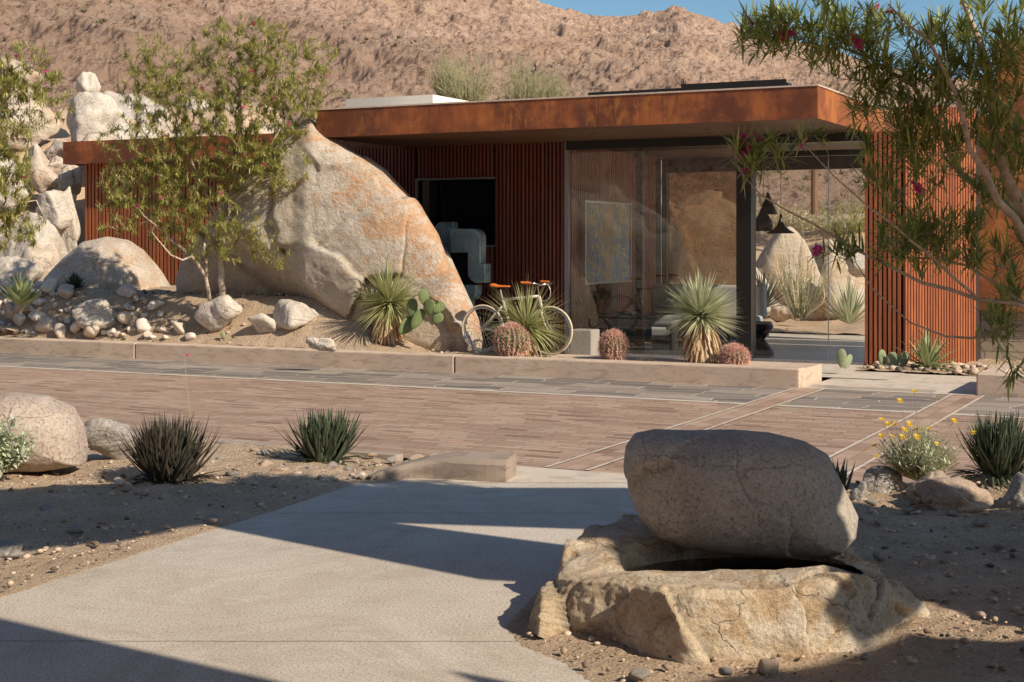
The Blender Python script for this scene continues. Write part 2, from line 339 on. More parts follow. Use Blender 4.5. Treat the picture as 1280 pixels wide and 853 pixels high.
M['stalk'] = leafmat('grey_green_stems', (.33, .31, .18), (.45, .41, .25), .15)
M['dry'] = leafmat('dry_grass', (.42, .36, .2), (.56, .48, .28), .2)
M['pv'] = leafmat('pale_shrub_leaf', (.30, .30, .14), (.42, .40, .2), .4)
# ------------------------------------------------------------------ rocks
_ico = {}
def ico(n):
    if n not in _ico:
        import bmesh
        bm = bmesh.new(); bmesh.ops.create_icosphere(bm, subdivisions=n, radius=1)
        _ico[n] = (np.array([v.co[:] for v in bm.verts]), [tuple(v.index for v in f.verts) for f in bm.faces]); bm.free()
    return _ico[n]
def facet(v, seed, n, slope, rad=1.0):
    # broken planar facets: every vertex follows the plane of its nearest seed, blended over a thin seam
    rg = np.random.default_rng(seed); idx = rg.choice(len(v), n, replace=False); sd_ = v[idx]+rg.normal(size=(n, 3))*.02; g = rg.normal(size=(n, 3))*slope; a = rg.normal(size=n)*slope*.12*rad
    best = np.full(len(v), 1e9); sec = np.full(len(v), 1e9); val = np.zeros(len(v)); val2 = np.zeros(len(v)); w = v+np.stack([vnoise(v*5/rad, seed+k) for k in range(3)], 1)*.05*rad
    for k in range(n):
        dd = np.linalg.norm(w-sd_[k], axis=1); f_ = a[k]+(v-sd_[k])@g[k]; m1 = dd < best; m2 = (~m1) & (dd < sec)
        sec = np.where(m1, best, np.where(m2, dd, sec)); val2 = np.where(m1, val, np.where(m2, f_, val2)); best = np.where(m1, dd, best); val = np.where(m1, f_, val)
    t_ = np.clip((sec-best)/(.05*rad), 0, 1)*.5+.5
    return val*t_+val2*(1-t_)
def rockmesh(sub, dims, seed, planes=14, p=9, disp=.08, rot=0, nsc=1.6):
    d, f = ico(sub); d = d/np.linalg.norm(d, axis=1)[:, None]; rg = np.random.default_rng(seed)
    n = rg.normal(size=(planes, 3)); n /= np.linalg.norm(n, axis=1)[:, None]; dist = rg.uniform(.72, 1.05, planes)
    q = np.maximum(0, d@n.T)/dist; r = (np.sum(q**p, axis=1)+.5**p)**(-1/p); r = np.minimum(r, 1.6)
    v = d*r[:, None]; v = v*(1+disp*fbm(v*nsc+seed*3.1, seed, 5))[:, None]
    if sub >= 4: v = v+d*(facet(v, seed+3, 16, .13, .8)+.05*fbm(v*6, seed+9, 4, .6))[:, None]
    v = v/np.abs(v).max(axis=0)*np.array(dims)/2
    c, s = math.cos(rot), math.sin(rot); v = v@np.array([[c, s, 0], [-s, c, 0], [0, 0, 1]])
    return v, f
def objmesh(name, v, f, mat, loc=(0, 0, 0), smooth=True, parent=None):
    me = bpy.data.meshes.new(name); me.from_pydata(np.asarray(v).tolist(), [], f); me.materials.append(mat)
    if smooth: me.polygons.foreach_set('use_smooth', [True]*len(me.polygons))
    me.update(); o = bpy.data.objects.new(name, me); COL.objects.link(o); o.location = loc
    if parent is not None: o.parent = parent
    return o
def boulder(label, px0, px1, py0, py1, d, mat, seed, depth=.8, sub=5, rot=0, sink=.12, name='boulder', planes=13, pw=9, disp=.1, group=None):
    w = (px1-px0)/F*d; h = (py1-py0)/F*d
    v, f = rockmesh(sub, (w, w*depth, h*(1+sink)), seed, planes, pw, disp)
    v = v@np.array([[CA, SA, 0], [-SA, CA, 0], [0, 0, 1]])
    c = P((px0+px1)/2, (py0+py1)/2, d); c.z -= h*sink/2
    o = objmesh(name, v, f, mat, c); return tag(o, label, 'boulder', group)
def silrock(name, label, poly, cx, cy, d, thick, mat, sub=6, seed=1, shear=None, disp=.05, pw=2.6, nsc=1.1, cat='boulder', fpow=1.0, fac=None):
    """boulder whose outline in elevation is poly (pixels); thick = half depth in metres"""
    dv, f = ico(sub); X, Yd, Z = dv[:, 0], dv[:, 1], dv[:, 2]
    ang = np.arctan2(Z, X); s = np.sqrt(X**2+Z**2)
    pa = []; 
    n = len(poly)
    dense = []
    for i in range(n):
        a, b = poly[i], poly[(i+1) % n]
        for k in range(12): dense.append((a[0]+(b[0]-a[0])*k/12, a[1]+(b[1]-a[1])*k/12))
    dx = np.array([(q[0]-cx)/F*d for q in dense]); dz = np.array([-(q[1]-cy)/F*d for q in dense])
    if shear is not None:          # the outline follows the lean of the stone
        dq = d+shear(dx, dz); qx = np.array([q[0]-640 for q in dense]); qy = np.array([q[1]-305 for q in dense])
        dx = qx/F*dq-(cx-640)/F*d; dz = -qy/F*dq+(cy-305)/F*d
    aa = np.arctan2(dz, dx); rr = np.hypot(dx, dz); o = np.argsort(aa); aa, rr = aa[o], rr[o]
    aa = np.concatenate([aa-2*math.pi, aa, aa+2*math.pi]); rr = np.concatenate([rr]*3)
    Rr = np.interp(ang, aa, rr)
    # blend radius towards mean in the middle of the face to avoid star creases
    u = s**fpow; x = Rr*np.cos(ang)*u; z = Rr*np.sin(ang)*u
    y = np.sign(Yd)*thick*(1-np.clip(s, 0, 1)**pw)**(1/pw)
    v = np.stack([x, y, z], 1)
    nn = fbm(v*nsc+seed*7.7, seed, 6, .55); nd = v/np.maximum(1e-6, np.linalg.norm(v/np.array([rr.mean(), thick, rr.mean()]), axis=1))[:, None]/np.array([rr.mean(), thick, rr.mean()])
    v = v+nd*(nn*disp*rr.mean()*(1-s**4*.7))[:, None]
    if fac: v = v+nd*(facet(v, seed+5, fac[0], fac[1], fac[2])*(1-s**6*.6))[:, None]
    if shear is not None: v[:, 1] += shear(v[:, 0], v[:, 2])
    v = v@np.array([[CA, SA, 0], [-SA, CA, 0], [0, 0, 1]])
    o = objmesh(name, v, f, mat, P(cx, cy, d)); return tag(o, label, cat)
# ------------------------------------------------------------------ terrain heights
def mound(x, y):
    x = np.asarray(x, float); y = np.asarray(y, float)
    m = 1-sm(-12.4, -10.1, x)
    z = .2+m*.72*sm(17.1, 18.1, y)
    return z-.2*sm(17.8, 18.8, y)*(1-m)
def mz(x, y): return float(mound(x, y))
def MG(px, py):        # where the ray through a picture point meets the raised bed
    r = (px-640)/F; d = 17.25/(SA*r+CA)
    while d < 30:
        w = P(px, py, d)
        if w.z <= mz(w.x, w.y): break
        d += .01
    return d
def sdpoly(px, py, poly):
    d = np.full(px.shape, 1e9); ins = np.zeros(px.shape, bool); n = len(poly)
    for i in range(n):
        x0, y0 = poly[i]; x1, y1 = poly[(i+1) % n]; ex, ey = x1-x0, y1-y0
        t = np.clip(((px-x0)*ex+(py-y0)*ey)/(ex*ex+ey*ey), 0, 1)
        d = np.minimum(d, np.hypot(px-x0-t*ex, py-y0-t*ey))
        c = ((y0 > py) != (y1 > py)) & (px < (x1-x0)*(py-y0)/((y1-y0) if y1 != y0 else 1e-9)+x0); ins ^= c
    return np.where(ins, -d, d)
def grid(name, X, Y, Z, mat):
    ny, nx = X.shape; v = np.stack([X.ravel(), Y.ravel(), Z.ravel()], 1).astype(np.float32)
    i = np.arange(ny*nx, dtype=np.int32).reshape(ny, nx); f = np.stack([i[:-1, :-1], i[:-1, 1:], i[1:, 1:], i[1:, :-1]], -1).reshape(-1)
    nf = len(f)//4; me = bpy.data.meshes.new(name); me.vertices.add(len(v)); me.vertices.foreach_set('co', v.ravel()); me.loops.add(len(f)); me.loops.foreach_set('vertex_index', f)
    me.polygons.add(nf); me.polygons.foreach_set('loop_start', np.arange(nf, dtype=np.int32)*4); me.polygons.foreach_set('use_smooth', np.ones(nf, dtype=bool)); me.materials.append(mat); me.update(calc_edges=True)
    o = bpy.data.objects.new(name, me); COL.objects.link(o); return o
def cam2w(X, Y): return CA*X-SA*Y, SA*X+CA*Y
# ground sheet to the horizon
mb = MB(); mb.add([(-900, -900, -.12), (900, -900, -.12), (900, 900, -.12), (-900, 900, -.12)], [(0, 1, 2, 3)])
struct(mb.build('ground', M['soil_far']))
# foreground path, in its own frame
PATH = [(-1.10, 10.42), (-1.50, 9.4), (-1.83, 8.6), (-2.46, 7.04), (-4.6, 2.0), (-7, -4), (2.5, -4), (1.0, 3.6), (.36, 5.55), (.22, 5.95), (.05, 6.2), (-.02, 6.5), (.15, 7.2), (.85, 8.6), (.95, 10.42)]
mb = MB(); mb.add([(x, y, 0) for x, y in PATH], [tuple(range(len(PATH)))])
o = struct(mb.build('footpath', M['path'])); o.rotation_euler.z = A; o.location.z = .004
# foreground soil
xs, ys = np.meshgrid(np.linspace(-7.5, 7.5, 560), np.linspace(2.2, 13.2, 420))
wx, wy = cam2w(xs, ys); sd = np.minimum(sdpoly(xs, ys, PATH), sdpoly(xs, ys, [(-.9, 10.3), (1.3, 10.3), (2.17, 10.14), (2.0, 11), (-.3, 12.2), (-.42, 11.42)])); q = np.stack([xs.ravel(), ys.ravel(), 0*xs.ravel()], 1)
nz = (fbm(q*1.3, 3, 5)*.05+np.maximum(0, fbm(q*7, 11, 4))*.035+fbm(q*19, 21, 3)*.008).reshape(xs.shape)
right = sm(2.1, 4.2, xs)*sm(6.4, 8.6, ys)*.16+sm(1.4, 2.0, xs)*sm(8.2, 9.2, ys)*.05
zz = -.03+sm(-.07, -.01, sd)*(.03+.006)+sm(.0, .3, sd)*(nz+right+.015)
edge = 10.06+0*wx
zz = np.where(wy > edge-.02, -.1, zz); zz = zz-(1-sm(0, .12, edge-wy))*.03*(xs < 0)
struct(grid('planting_bed', wx, wy, zz, M['soil']))
def fz(X, Y):      # soil height in front (camera frame)
    a = np.array([X]); b = np.array([Y]); 
    return float(.03+(sm(2.1, 4.2, a)*sm(6.4, 8.6, b)*.16+sm(1.4, 2.0, a)*sm(8.2, 9.2, b)*.05)[0])
# drive
def sheet(name, x0, x1, y0, y1, z, mat):
    mb = MB(); mb.quad((x0, y0, z), (x1, y0, z), (x1, y1, z), (x0, y1, z)); return struct(mb.build(name, mat))
sheet('driveway', -60, 40, 10.05, 15.05, 0, M['brick']); sheet('slate_border', -60, 40, 15.05, 16.98, 0, M['slate'])
sheet('paving_strip', -60, 40, 14.99, 15.11, .004, M['paleconc'])
for x0, x1 in ((-4.73, -4.42), (-2.95, -2.64)):
    sheet('cross_band', x0, x1, 10.05, 16.98, .008, M['brick_cross'])
    sheet('paving_strip', x0-.03, x0, 10.05, 16.98, .012, M['paleconc']); sheet('paving_strip', x1, x1+.03, 10.05, 16.98, .012, M['paleconc'])
# threshold slab between path and drive
mb = MB(); a = G(636, 607); b = G(800, 607); 
mb.add([W(-.9, 10.42, 0), W(1.3, 10.42, 0), (1.3*CA-SA*10.42+.9, 10.04, 0), (-5.45, 10.04, 0)], [(0, 1, 2, 3)])
struct(mb.build('threshold', M['paleconc'])).location.z = .006
mb = MB(); mb.box(-40, -6.0, 9.93, 10.05, -.1, .035); struct(mb.build('drive_edging', M['edge']))
mb = MB(); mb.box(-3.3, 30, 9.93, 10.05, -.1, .02); struct(mb.build('drive_edging', M['edge']))
# wedge kerb piece at the corner of the bed
c0 = [G(455, 602), G(632, 604), G(632, 593), G(500, 585)]
hR = .19
t0, t1 = G(455, 602), G(632, 604); t2 = Vector(t1)+Vector((CA*0-SA*.0, .34, 0)); 
mb = MB(); nseg = 14
for i in range(nseg):
    pass
vs = []
for i in range(nseg+1):
    t = i/nseg; p = Vector(t0).lerp(Vector(t1), t); hgt = .02+.14*math.sin(min(1, t*1.6)*math.pi/2)**.8; wd = .10+.26*min(1, t*1.4)
    back = Vector((-.25, 1, 0)).normalized()*wd
    r_ = .035; p = p+Vector((0, .22*math.sin(t*math.pi)*(1-t), 0))
    vs += [p+Vector((0, 0, -.05)), p+Vector((0, 0, hgt-r_)), p+back*.08+Vector((0, 0, hgt)), p+back*.92+Vector((0, 0, hgt+.01)), p+back+Vector((0, 0, hgt-r_)), p+back+Vector((0, 0, -.05))]
fs = [(i*6+j, (i+1)*6+j, (i+1)*6+j+1, i*6+j+1) for i in range(nseg) for j in range(5)]+[tuple(range(6)), tuple(nseg*6+j for j in range(6))[::-1]]
mb.add(vs, fs); tag(mb.build('kerb', concrete('worn_kerb_concrete', (.26, .2, .16), (.36, .29, .23)), smooth=False), 'short tapering grey kerb end at the far left corner of the footpath', 'kerb')
# long kerb, with joints
kx = [-60, -30, -19.6, -14.72, -9.33, -4.70]
kb = thing('kerb', 'long low tan concrete kerb retaining the planting bed before the house', 'kerb', (-9.33, 16.93, 0))
for a, b in zip(kx[:-1], kx[1:]):
    mb = MB(); mb.box(a+.006, b-.006, 16.93, 17.2, -.1, .232); o = mb.build('kerb_section', M['curb'], kb)
    mo = o.modifiers.new('b', 'BEVEL'); mo.width = .018; mo.segments = 2
mb = MB(); mb.box(-8.2, -4.72, 17.203, 18.0, -.1, .215); mb.build('landing', M['curb'], kb)
kb2 = thing('kerb', 'short pale concrete kerb block to the right of the entry path', 'kerb', (-2.7, 17.1, 0))
mb = MB(); mb.box(-2.72, 6, 17.05, 17.35, -.1, .25); mb.build('kerb_section', M['curb'], kb2).modifiers.new('b', 'BEVEL').width = .018
mb = MB(); mb.box(-2.72, -2.5, 17.353, 18.6, -.1, .235); mb.build('kerb_return', M['curb'], kb2)
sheet('entry_path', -4.69, -2.73, 16.98, 19.5, .004, M['paleconc'])
for i in range(13): 
    sheet('tread_groove', -4.66+.0, -3.2, 17.1+i*.05, 17.1+i*.05+.016, .008, M['edge']) if i < 7 else None
sheet('terrace', -14, -4.0, 18.4, 27.0, .012, M['paleconc'])
# raised bed behind the kerb
xs, ys = np.meshgrid(np.linspace(-34, -4.9, 560), np.linspace(17.19, 22.5, 110)); q = np.stack([xs.ravel(), ys.ravel(), 0*xs.ravel()], 1)
zz = mound(xs, ys)+(fbm(q*1.5, 5, 5)*.06+np.maximum(0, fbm(q*8, 9, 3))*.03).reshape(xs.shape)*np.clip(1-sm(-10.5, -9, xs)*.8, 0, 1)
zz = np.where((xs > -10.4) & (ys > 18.35), -.1, zz); zz = np.where(xs > -8.2, np.minimum(zz, .19), zz)
struct(grid('raised_bed', xs, ys, zz, M['soil']))
xs, ys = np.meshgrid(np.linspace(-4.65, 6, 260), np.linspace(19.45, 22.6, 80)); q = np.stack([xs.ravel(), ys.ravel(), 0*xs.ravel()], 1)
zz = .02+(fbm(q*2.5, 5, 5)*.03+np.maximum(0, fbm(q*9, 9, 3))*.04).reshape(xs.shape)
struct(grid('gravel_strip', xs, ys, zz, M['soil']))
mb = MB(); mb.quad((-2.5, 17.35, .17), (8, 17.35, .17), (8, 19.5, .1), (-2.5, 19.5, .1)); struct(mb.build('side_bed', M['soil']))
# ------------------------------------------------------------------ mountain
rx = np.array([-900, -300, 0, 300, 500, 600, 655, 690, 735, 790, 815, 850, 880, 915, 960, 1000, 1060, 1130, 1280, 1600, 2200.])
ry = np.array([-300, -210, -140, -75, -38, -14, 0, 12, 22, 27, 25, 18, 25, 37, 50, 61, 78, 95, 120, 165, 220.])
px_ = np.concatenate([np.linspace(-900, -105, 60), np.linspace(-100, 1380, 1250), np.linspace(1390, 2400, 70)]); NPX = len(px_); tt = np.linspace(0, 1, 820); PX, T = np.meshgrid(px_, tt)
YR = 700; Y0 = 38-12*(1-sm(80, 420, PX)); D = Y0*(YR*1.05/Y0)**T; X = (PX-640)/F*D
ridge = CAMH+(305-np.interp(PX, rx, ry))/F*YR
tr = np.clip((D-Y0)/(YR-Y0), 0, 1)
H = ridge*(tr**1.22)
q = np.stack([X.ravel(), D.ravel(), 0*X.ravel()], 1)
qs = q.copy(); qs[:, 0] = q[:, 0]+q[:, 1]*.55
def N_(fn, a, b, sd_, o): return fn(np.stack([qs[:, 0]/a, q[:, 1]/b, 0*q[:, 0]], 1), sd_, o).reshape(X.shape)
big = N_(ridged, 75, 190, 40, 4); mid = N_(ridged, 17, 34, 50, 4)
sml = fbm(q/3.4, 60, 4, .62).reshape(X.shape); fin = fbm(q/1.1, 80, 3, .7).reshape(X.shape); blk = np.maximum(0, vnoise(q/5.5, 71)-.25).reshape(X.shape)
near = sm(50, 200, D); rt = 1-.5*sm(.9, 1.0, tr)
H = H+near*rt*((big-.3)*9+(mid-.3)*3.2)+(.1+.9*near)*(sml*.95+blk*2.4*(.35+.65*sm(120, 300, D)))+(.3+.7*sm(40, 120, D))*fin*.55
H = np.where(D > YR, H-(D-YR)*1.5, H); H = H-.12
wx, wy = cam2w(X, D); struct(grid('mountain', wx, wy, H, M['mountain']))
def hz(Xc, Dc):
    pxx = 640+Xc/Dc*F; j = int(np.clip(np.searchsorted(px_, pxx), 0, NPX-1)); y0 = Y0[0, j]; i = int(np.clip(math.log(max(1.0, Dc/y0))/math.log(YR*1.05/y0)*819, 0, 819)); return float(H[i, j])
# scrub dotted over the slope (nobody could count it)
sb = MB()
for _ in range(900):
    pxx = random.uniform(-60, 1300); Dd = 60*math.exp(random.uniform(0, 2.1)); Xx = (pxx-640)/F*Dd; hh = hz(Xx, Dd); c_ = W(Xx, Dd, hh-.1); sz_ = random.uniform(.25, .7)*(1+Dd/400)
    for k_ in range(14):
        a_ = random.uniform(0, 6.283); e_ = random.uniform(.2, 1.4); sb.blade(c_, (math.cos(a_)*math.cos(e_), math.sin(a_)*math.cos(e_), math.sin(e_)), sz_, sz_*.28, .3, prof=[.5, 1, .7, 0])
M['scrub'] = leafmat('dry_scrub_leaf', (.10, .09, .045), (.30, .27, .14), .2)
o = sb.build('scrub', M['scrub']); o['kind'] = 'stuff'
# range of hills behind the viewer (mirrored in the glass)
aa_, rr2 = np.meshgrid(np.linspace(math.pi*1.02, math.pi*1.98, 240), np.linspace(160, 620, 60)); X2 = rr2*np.cos(aa_); Y2 = rr2*np.sin(aa_); q = np.stack([X2.ravel(), Y2.ravel(), 0*X2.ravel()], 1)
H2 = sm(160, 520, rr2)*(95+60*fbm(q/150, 7, 4).reshape(X2.shape))+(ridged(q/50, 17, 4).reshape(X2.shape)-.3)*12*sm(180, 300, rr2)-.3
struct(grid('hills', X2, Y2, H2, M['mountain']))
# ------------------------------------------------------------------ house
FY = 20.5; ZS = 3.26; RY = 18.0
house = thing('house', 'low modern house with rust steel fascia, vertical slat walls and glass front', 'house', (-9, FY, 0))
def slats(mb, a, b, z0, z1, pitch, w, dep, out):
    a = Vector(a); b = Vector(b); L = (b-a).length; u = (b-a)/L; o = Vector(out); n = int(L/pitch)
    for i in range(n):
        p = a+u*(pitch*(i+.5)); q = [p-u*w/2, p+u*w/2, p+u*w/2+o*dep, p-u*w/2+o*dep]
        zz0 = z0+random.uniform(0, .01)
        mb.prism([(c.x, c.y, zz0) for c in q], (0, 0, z1-zz0))
# window opening in the front slat wall
WX0, WX1, WZ0, WZ1 = -11.95, -10.54, 1.68, 2.72
wall = MB(); wall.box(-14.5, WX0, FY, FY+.12, 0, ZS); wall.box(WX1, -9.36, FY, FY+.12, 0, ZS); wall.box(WX0, WX1, FY+.001, FY+.119, 0, WZ0); wall.box(WX0, WX1, FY+.001, FY+.119, WZ1, ZS)
wl = wall.build('wall', M['backing'], house)
mb = MB(); s_ = (0, -1, 0)
slats(mb, (-14.5, FY, 0), (WX0, FY, 0), 0.02, ZS, .066, .036, .05, s_); slats(mb, (WX1, FY, 0), (-9.34, FY, 0), .02, ZS, .066, .036, .05, s_)
slats(mb, (WX0, FY, 0), (WX1, FY, 0), .02, WZ0-.03, .066, .036, .05, s_); slats(mb, (WX0, FY, 0), (WX1, FY, 0), WZ1+.03, ZS, .066, .036, .05, s_)
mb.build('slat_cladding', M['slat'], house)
win = MB(); win.box(WX0, WX1, FY-.06, FY+.35, WZ1, WZ1+.03); win.box(WX0, WX1, FY-.06, FY+.35, WZ0-.03, WZ0); win.box(WX0-.03, WX0, FY-.06, FY+.35, WZ0-.03, WZ1+.03)
w_ = win.build('window', M['steelgrey'], house)
mb = MB(); mb.box(WX0, WX1, FY+.36, FY+.37, WZ0, WZ1); mb.build('pane', M['darkglass'], w_)
mb = MB(); slats(mb, (WX1, FY+.0, 0), (WX1, FY+.34, 0), WZ0, WZ1, .066, .036, .03, (-1, 0, 0)); mb.build('reveal', M['slat'], w_)
# front glazing
mb = MB(); mb.box(-9.34, -9.28, FY-.06, FY+.02, .02, ZS); mb.build('frame', M['steelgrey'], house)
gz = MB(); gz.quad((-9.28, FY, .06), (-6.6, FY, .06), (-6.6, FY, ZS-.02), (-9.28, FY, ZS-.02)); gz.build('glazing', M['glass'], house)
gz = MB(); gz.quad((-9.45, 25.2, .05), (-8.1, 25.2, .05), (-8.1, 25.2, ZS-.01), (-9.45, 25.2, ZS-.01)); gz.build('dimming_sheet', glassm('dimming_sheet', (.30, .21, .14), .02), house)  # added tinted sheet that dims the boulder seen through the room
gz = MB(); gz.quad((-6.36, FY, .06), (-4.78, FY, .06), (-4.78, FY, 2.93), (-6.36, FY, 2.93)); gz.build('glazing', M['glass_c'], house)
mb = MB(); mb.box(-5.285, -5.275, FY-.012, FY+.012, .06, 2.93); mb.build('glass_joint', M['steelgrey'], house)
mb = MB(); mb.box(-6.59, -6.37, FY-.12, FY+.12, .02, ZS); mb.build('column', M['black'], house)
pa_ = PY(794, 300, FY).x; mb = MB(); mb.box(pa_, pa_+.11, FY+.01, FY+.1, .056, ZS-.14); mb.build('mullion', M['black'], house)
mb = MB(); mb.box(-9.28, -4.77, FY-.05, FY+.05, .0, .055); mb.build('sill', M['steelgrey'], house)
mb = MB(); mb.box(-6.36, -4.78, FY-.05, FY+.05, 2.94, 3.02); mb.build('header', M['black'], house)
# slat wing right: front face then turned face
mb = MB(); mb.box(-4.76, -4.26, FY+.01, FY+1.1, 0, ZS); mb.build('wall', M['backing'], house)
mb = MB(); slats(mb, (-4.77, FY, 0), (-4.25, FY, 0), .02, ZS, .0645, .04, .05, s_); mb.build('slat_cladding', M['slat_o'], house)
e1 = Vector((-4.24, FY-.03, 0)); e2 = Vector((-3.45, 21.62, 0)); u = (e2-e1).normalized(); nrm = Vector((u.y, -u.x, 0))
mb = MB(); mb.prism([(e1.x, e1.y+.05, 0), (e2.x, e2.y, 0), (e2.x, e2.y+.7, 0), (e1.x, e1.y+1.1, 0)], (0, 0, 3.6)); mb.build('wall', M['backing'], house)
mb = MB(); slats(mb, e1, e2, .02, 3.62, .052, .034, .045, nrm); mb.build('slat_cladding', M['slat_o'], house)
# roof main
mb = MB(); mb.box(-12.2, -4.80, RY+.03, 25.9, ZS, ZS+.05); mb.build('soffit', M['soffit'], house)
mb = MB(); mb.box(-12.2, -4.80, RY+.03, 25.9, ZS+.052, 3.64); rf = mb.build('roof', M['white'], house)
ft = 3.67
segs = [-12.23, -11.4, -7.73, -4.77]
for i in range(3):
    mb = MB(); mb.box(segs[i]+.003, segs[i+1]-.003, RY, RY+.028, ZS-.0, ft-.01); mb.build('fascia', [M['corten'], M['corten'], M['corten_b']][i] if i < 2 else M['corten'], house)
mb = MB(); mb.box(-4.798, -4.77, RY+.03, 24.4, ZS-.0, ft-.01); mb.build('fascia', M['corten_b'], house)
mb = MB(); mb.box(-12.23, -12.2, RY+.03, 24, ZS, ft-.01); mb.build('fascia', M['corten'], house)
mb = MB(); mb.box(-12.24, -4.76, RY-.012, RY+.12, ft-.008, ft+.012); mb.box(-4.88, -4.757, RY+.121, 24.4, ft-.008, ft+.012); mb.build('flashing', M['flash'], house)
# lintel/step in the soffit over the glass room
mb = MB(); mb.box(-9.3, -4.8, FY-.1, FY+.1, ZS-.13, ZS-.003); mb.build('header', M['black'], house)
for x, y in ((-11.6, 19), (-9.9, 19.1), (-8.3, 19.1), (-6.6, 19.1)):
    mb = MB(); mb.lathe((x, y, ZS-.006), [(.0, 0), (.045, 0), (.05, .005)], 12); mb.build('downlight', M['black'], house)
# roof boxes
mb = MB(); a = PY(432, 133, 20.2); b = PY(541, 128, 20.2); mb.box(a.x, b.x, 20.2, 22.6, 3.645, 4.06); mb.build('parapet_box', M['white'], house)
a = PY(735, 118, 20.4); b = PY(985, 108, 20.4); mb = MB(); mb.box(a.x, b.x, 20.4, 20.6, 3.645, 3.99); mb.box(a.x+1.5, b.x-.02, 20.37, 20.399, 3.9, 4.04); mb.build('roof_rail', M['black'], house)
# room
mb = MB(); mb.box(-9.62, -9.5, FY+.13, 25.0, .02, ZS-.004); mb.build('wall', M['backing'], house)
mb = MB(); slats(mb, (-9.5, FY+.05, 0), (-9.5, 24.7, 0), .03, ZS-.01, .085, .05, .04, (1, 0, 0)); mb.build('slat_cladding', M['slat_i'], house)
mb = MB(); mb.box(-14.5, -9.62, 24.2, 24.3, .02, ZS-.004); mb.box(-14.5, -14.4, FY+.13, 24.2, .02, ZS-.004); mb.build('wall', M['blackmat'], house)
mb = MB(); mb.box(-9.6, -9.5, 25.3, 25.42, .02, ZS-.004); mb.box(-9.5, -4.77, 25.3, 25.42, 3.0, ZS-.004); mb.build('frame', M['black'], house)
mb = MB(); mb.quad((-9.5, 25.36, .02), (-4.77, 25.36, .02), (-4.77, 25.36, 3.0), (-9.5, 25.36, 3.0)); mb.build('glazing', M['glass_c'], house)
mb = MB(); mb.box(-9.5, -4.77, 20.56, 25.3, .016, .03); mb.build('room_floor', plain('stone_floor', (.55, .48, .4), .35), house)
# left wing
LY = 21.4
mb = MB(); mb.box(-20.35, -12.6, LY+.03, 26, ZS, 3.64); mb.build('roof', M['white'], house)
mb = MB(); mb.box(-20.38, -12.6, LY, LY+.028, ZS-.03, 3.66); mb.box(-20.38, -20.352, LY+.03, 26, ZS-.03, 3.66); mb.build('fascia', M['corten'], house)
mb = MB(); mb.box(-20.1, -12.6, LY+.36, LY+.5, 0, ZS-.003); mb.build('wall', M['backing'], house)
mb = MB(); slats(mb, (-20.12, LY+.36, 0), (-12.6, LY+.36, 0), .3, ZS-.01, .088, .055, .06, s_); mb.build('slat_cladding', M['slat_o'], house)
# right corten volume over block wall
tower = thing('steel_volume', 'tall rust steel clad wing above a block wall behind the tree', 'house wing', (-1, 22, 0))
vx = PY(1216, 300, 21.9).x; 
mb = MB(); mb.box(vx, 6, 21.9, 22.6, .74, 3.55); mb.build('steel_cladding', M['corten_b'], tower)
vx2 = PY(1244, 60, 22.9).x
mb = MB(); mb.box(vx2, 6, 22.9, 23.4, 3.0, 4.75); mb.build('upper_cladding', M['corten_b'], tower)
mb = MB(); mb.box(vx+.03, 6, 22.05, 22.55, -.1, .737); mb.build('block_wall', M['cmu'], tower)
# ------------------------------------------------------------------ added unseen sheets overhead, outlined so their shadows fall across path, bed and boulder
EL = R(34); SH = Vector((.759, -.651)); SH = SH/SH.length
def sun_blocker(name, label, poly, H=3.3, posts=()):
    polys = poly if isinstance(poly[0], list) else [poly]
    k = H/math.tan(EL); off = Vector((SH.x*k, SH.y*k)); root = thing(name, label, 'sun_blocker', W(polys[0][0][0]+off.x, polys[0][0][1]+off.y, 0), )
    mb = MB()
    for pl in polys: mb.prism([W(x+off.x, y+off.y, H) for x, y in pl], (0, 0, .06))
    mb.build('blocker_sheet', M['corten'], root)
    for x, y in posts:
        mb = MB(); p = W(x, y, -.1); mb.box(p.x-.05, p.x+.05, p.y-.05, p.y+.05, -.1, H-.003); mb.build('post', M['black'], root)
sun_blocker('added_sun_blocker', 'added unseen sheet, outlined to cast the shade across the path', [
  [(-9, 10.1), (-3.7, 9.95), (-2.6, 10.3), (-2.1, 10.3), (-1.2, 10.16), (.85, 10.16), (1.6, 9.3), (2.5, 9.05), (3.3, 8.75), (7, 7.8), (1.5, 8.2), (.95, 8.64), (-.75, 8.93), (-1.85, 8.85), (-9, 8.6)],
  [(-9, 8.6), (-1.85, 8.85), (-2.25, 8.35), (-3.2, 7.75), (-9, 8.2)],
  [(-1.85, 8.85), (-.75, 8.93), (.55, 8.1), (1.0, 8.0), (1.03, 7.3), (1.4, 7.2), (1.5, 8.2), (7, 7.8), (4.4, 5.2), (2.3, 6.4), (1.87, 6.93), (1.72, 6.5), (1.42, 6.12), (1.1, 6.2), (1.1, 6.72), (.32, 6.95), (.2, 7.33), (-.16, 7.42)]])
sun_blocker('added_sun_blocker', 'small added unseen sheet, outlined to cast the shade at the lower left', 
       [(-9, 10.5), (-2.31, 6.64), (-.93, 5.70), (.35, 4.9), (2, 4), (-3, 2.5), (-9, 4)], 3.9)
sun_blocker('added_sun_blocker', 'narrow added unseen sheet, outlined to cast the shade at the lower right',
       [(-.2, 5.8), (.35, 5.45), (1.3, 5.85), (1.75, 6.3), (2.3, 6.2), (4.0, 5.2), (2.4, 3.6), (.7, 4.4)], 3.6)
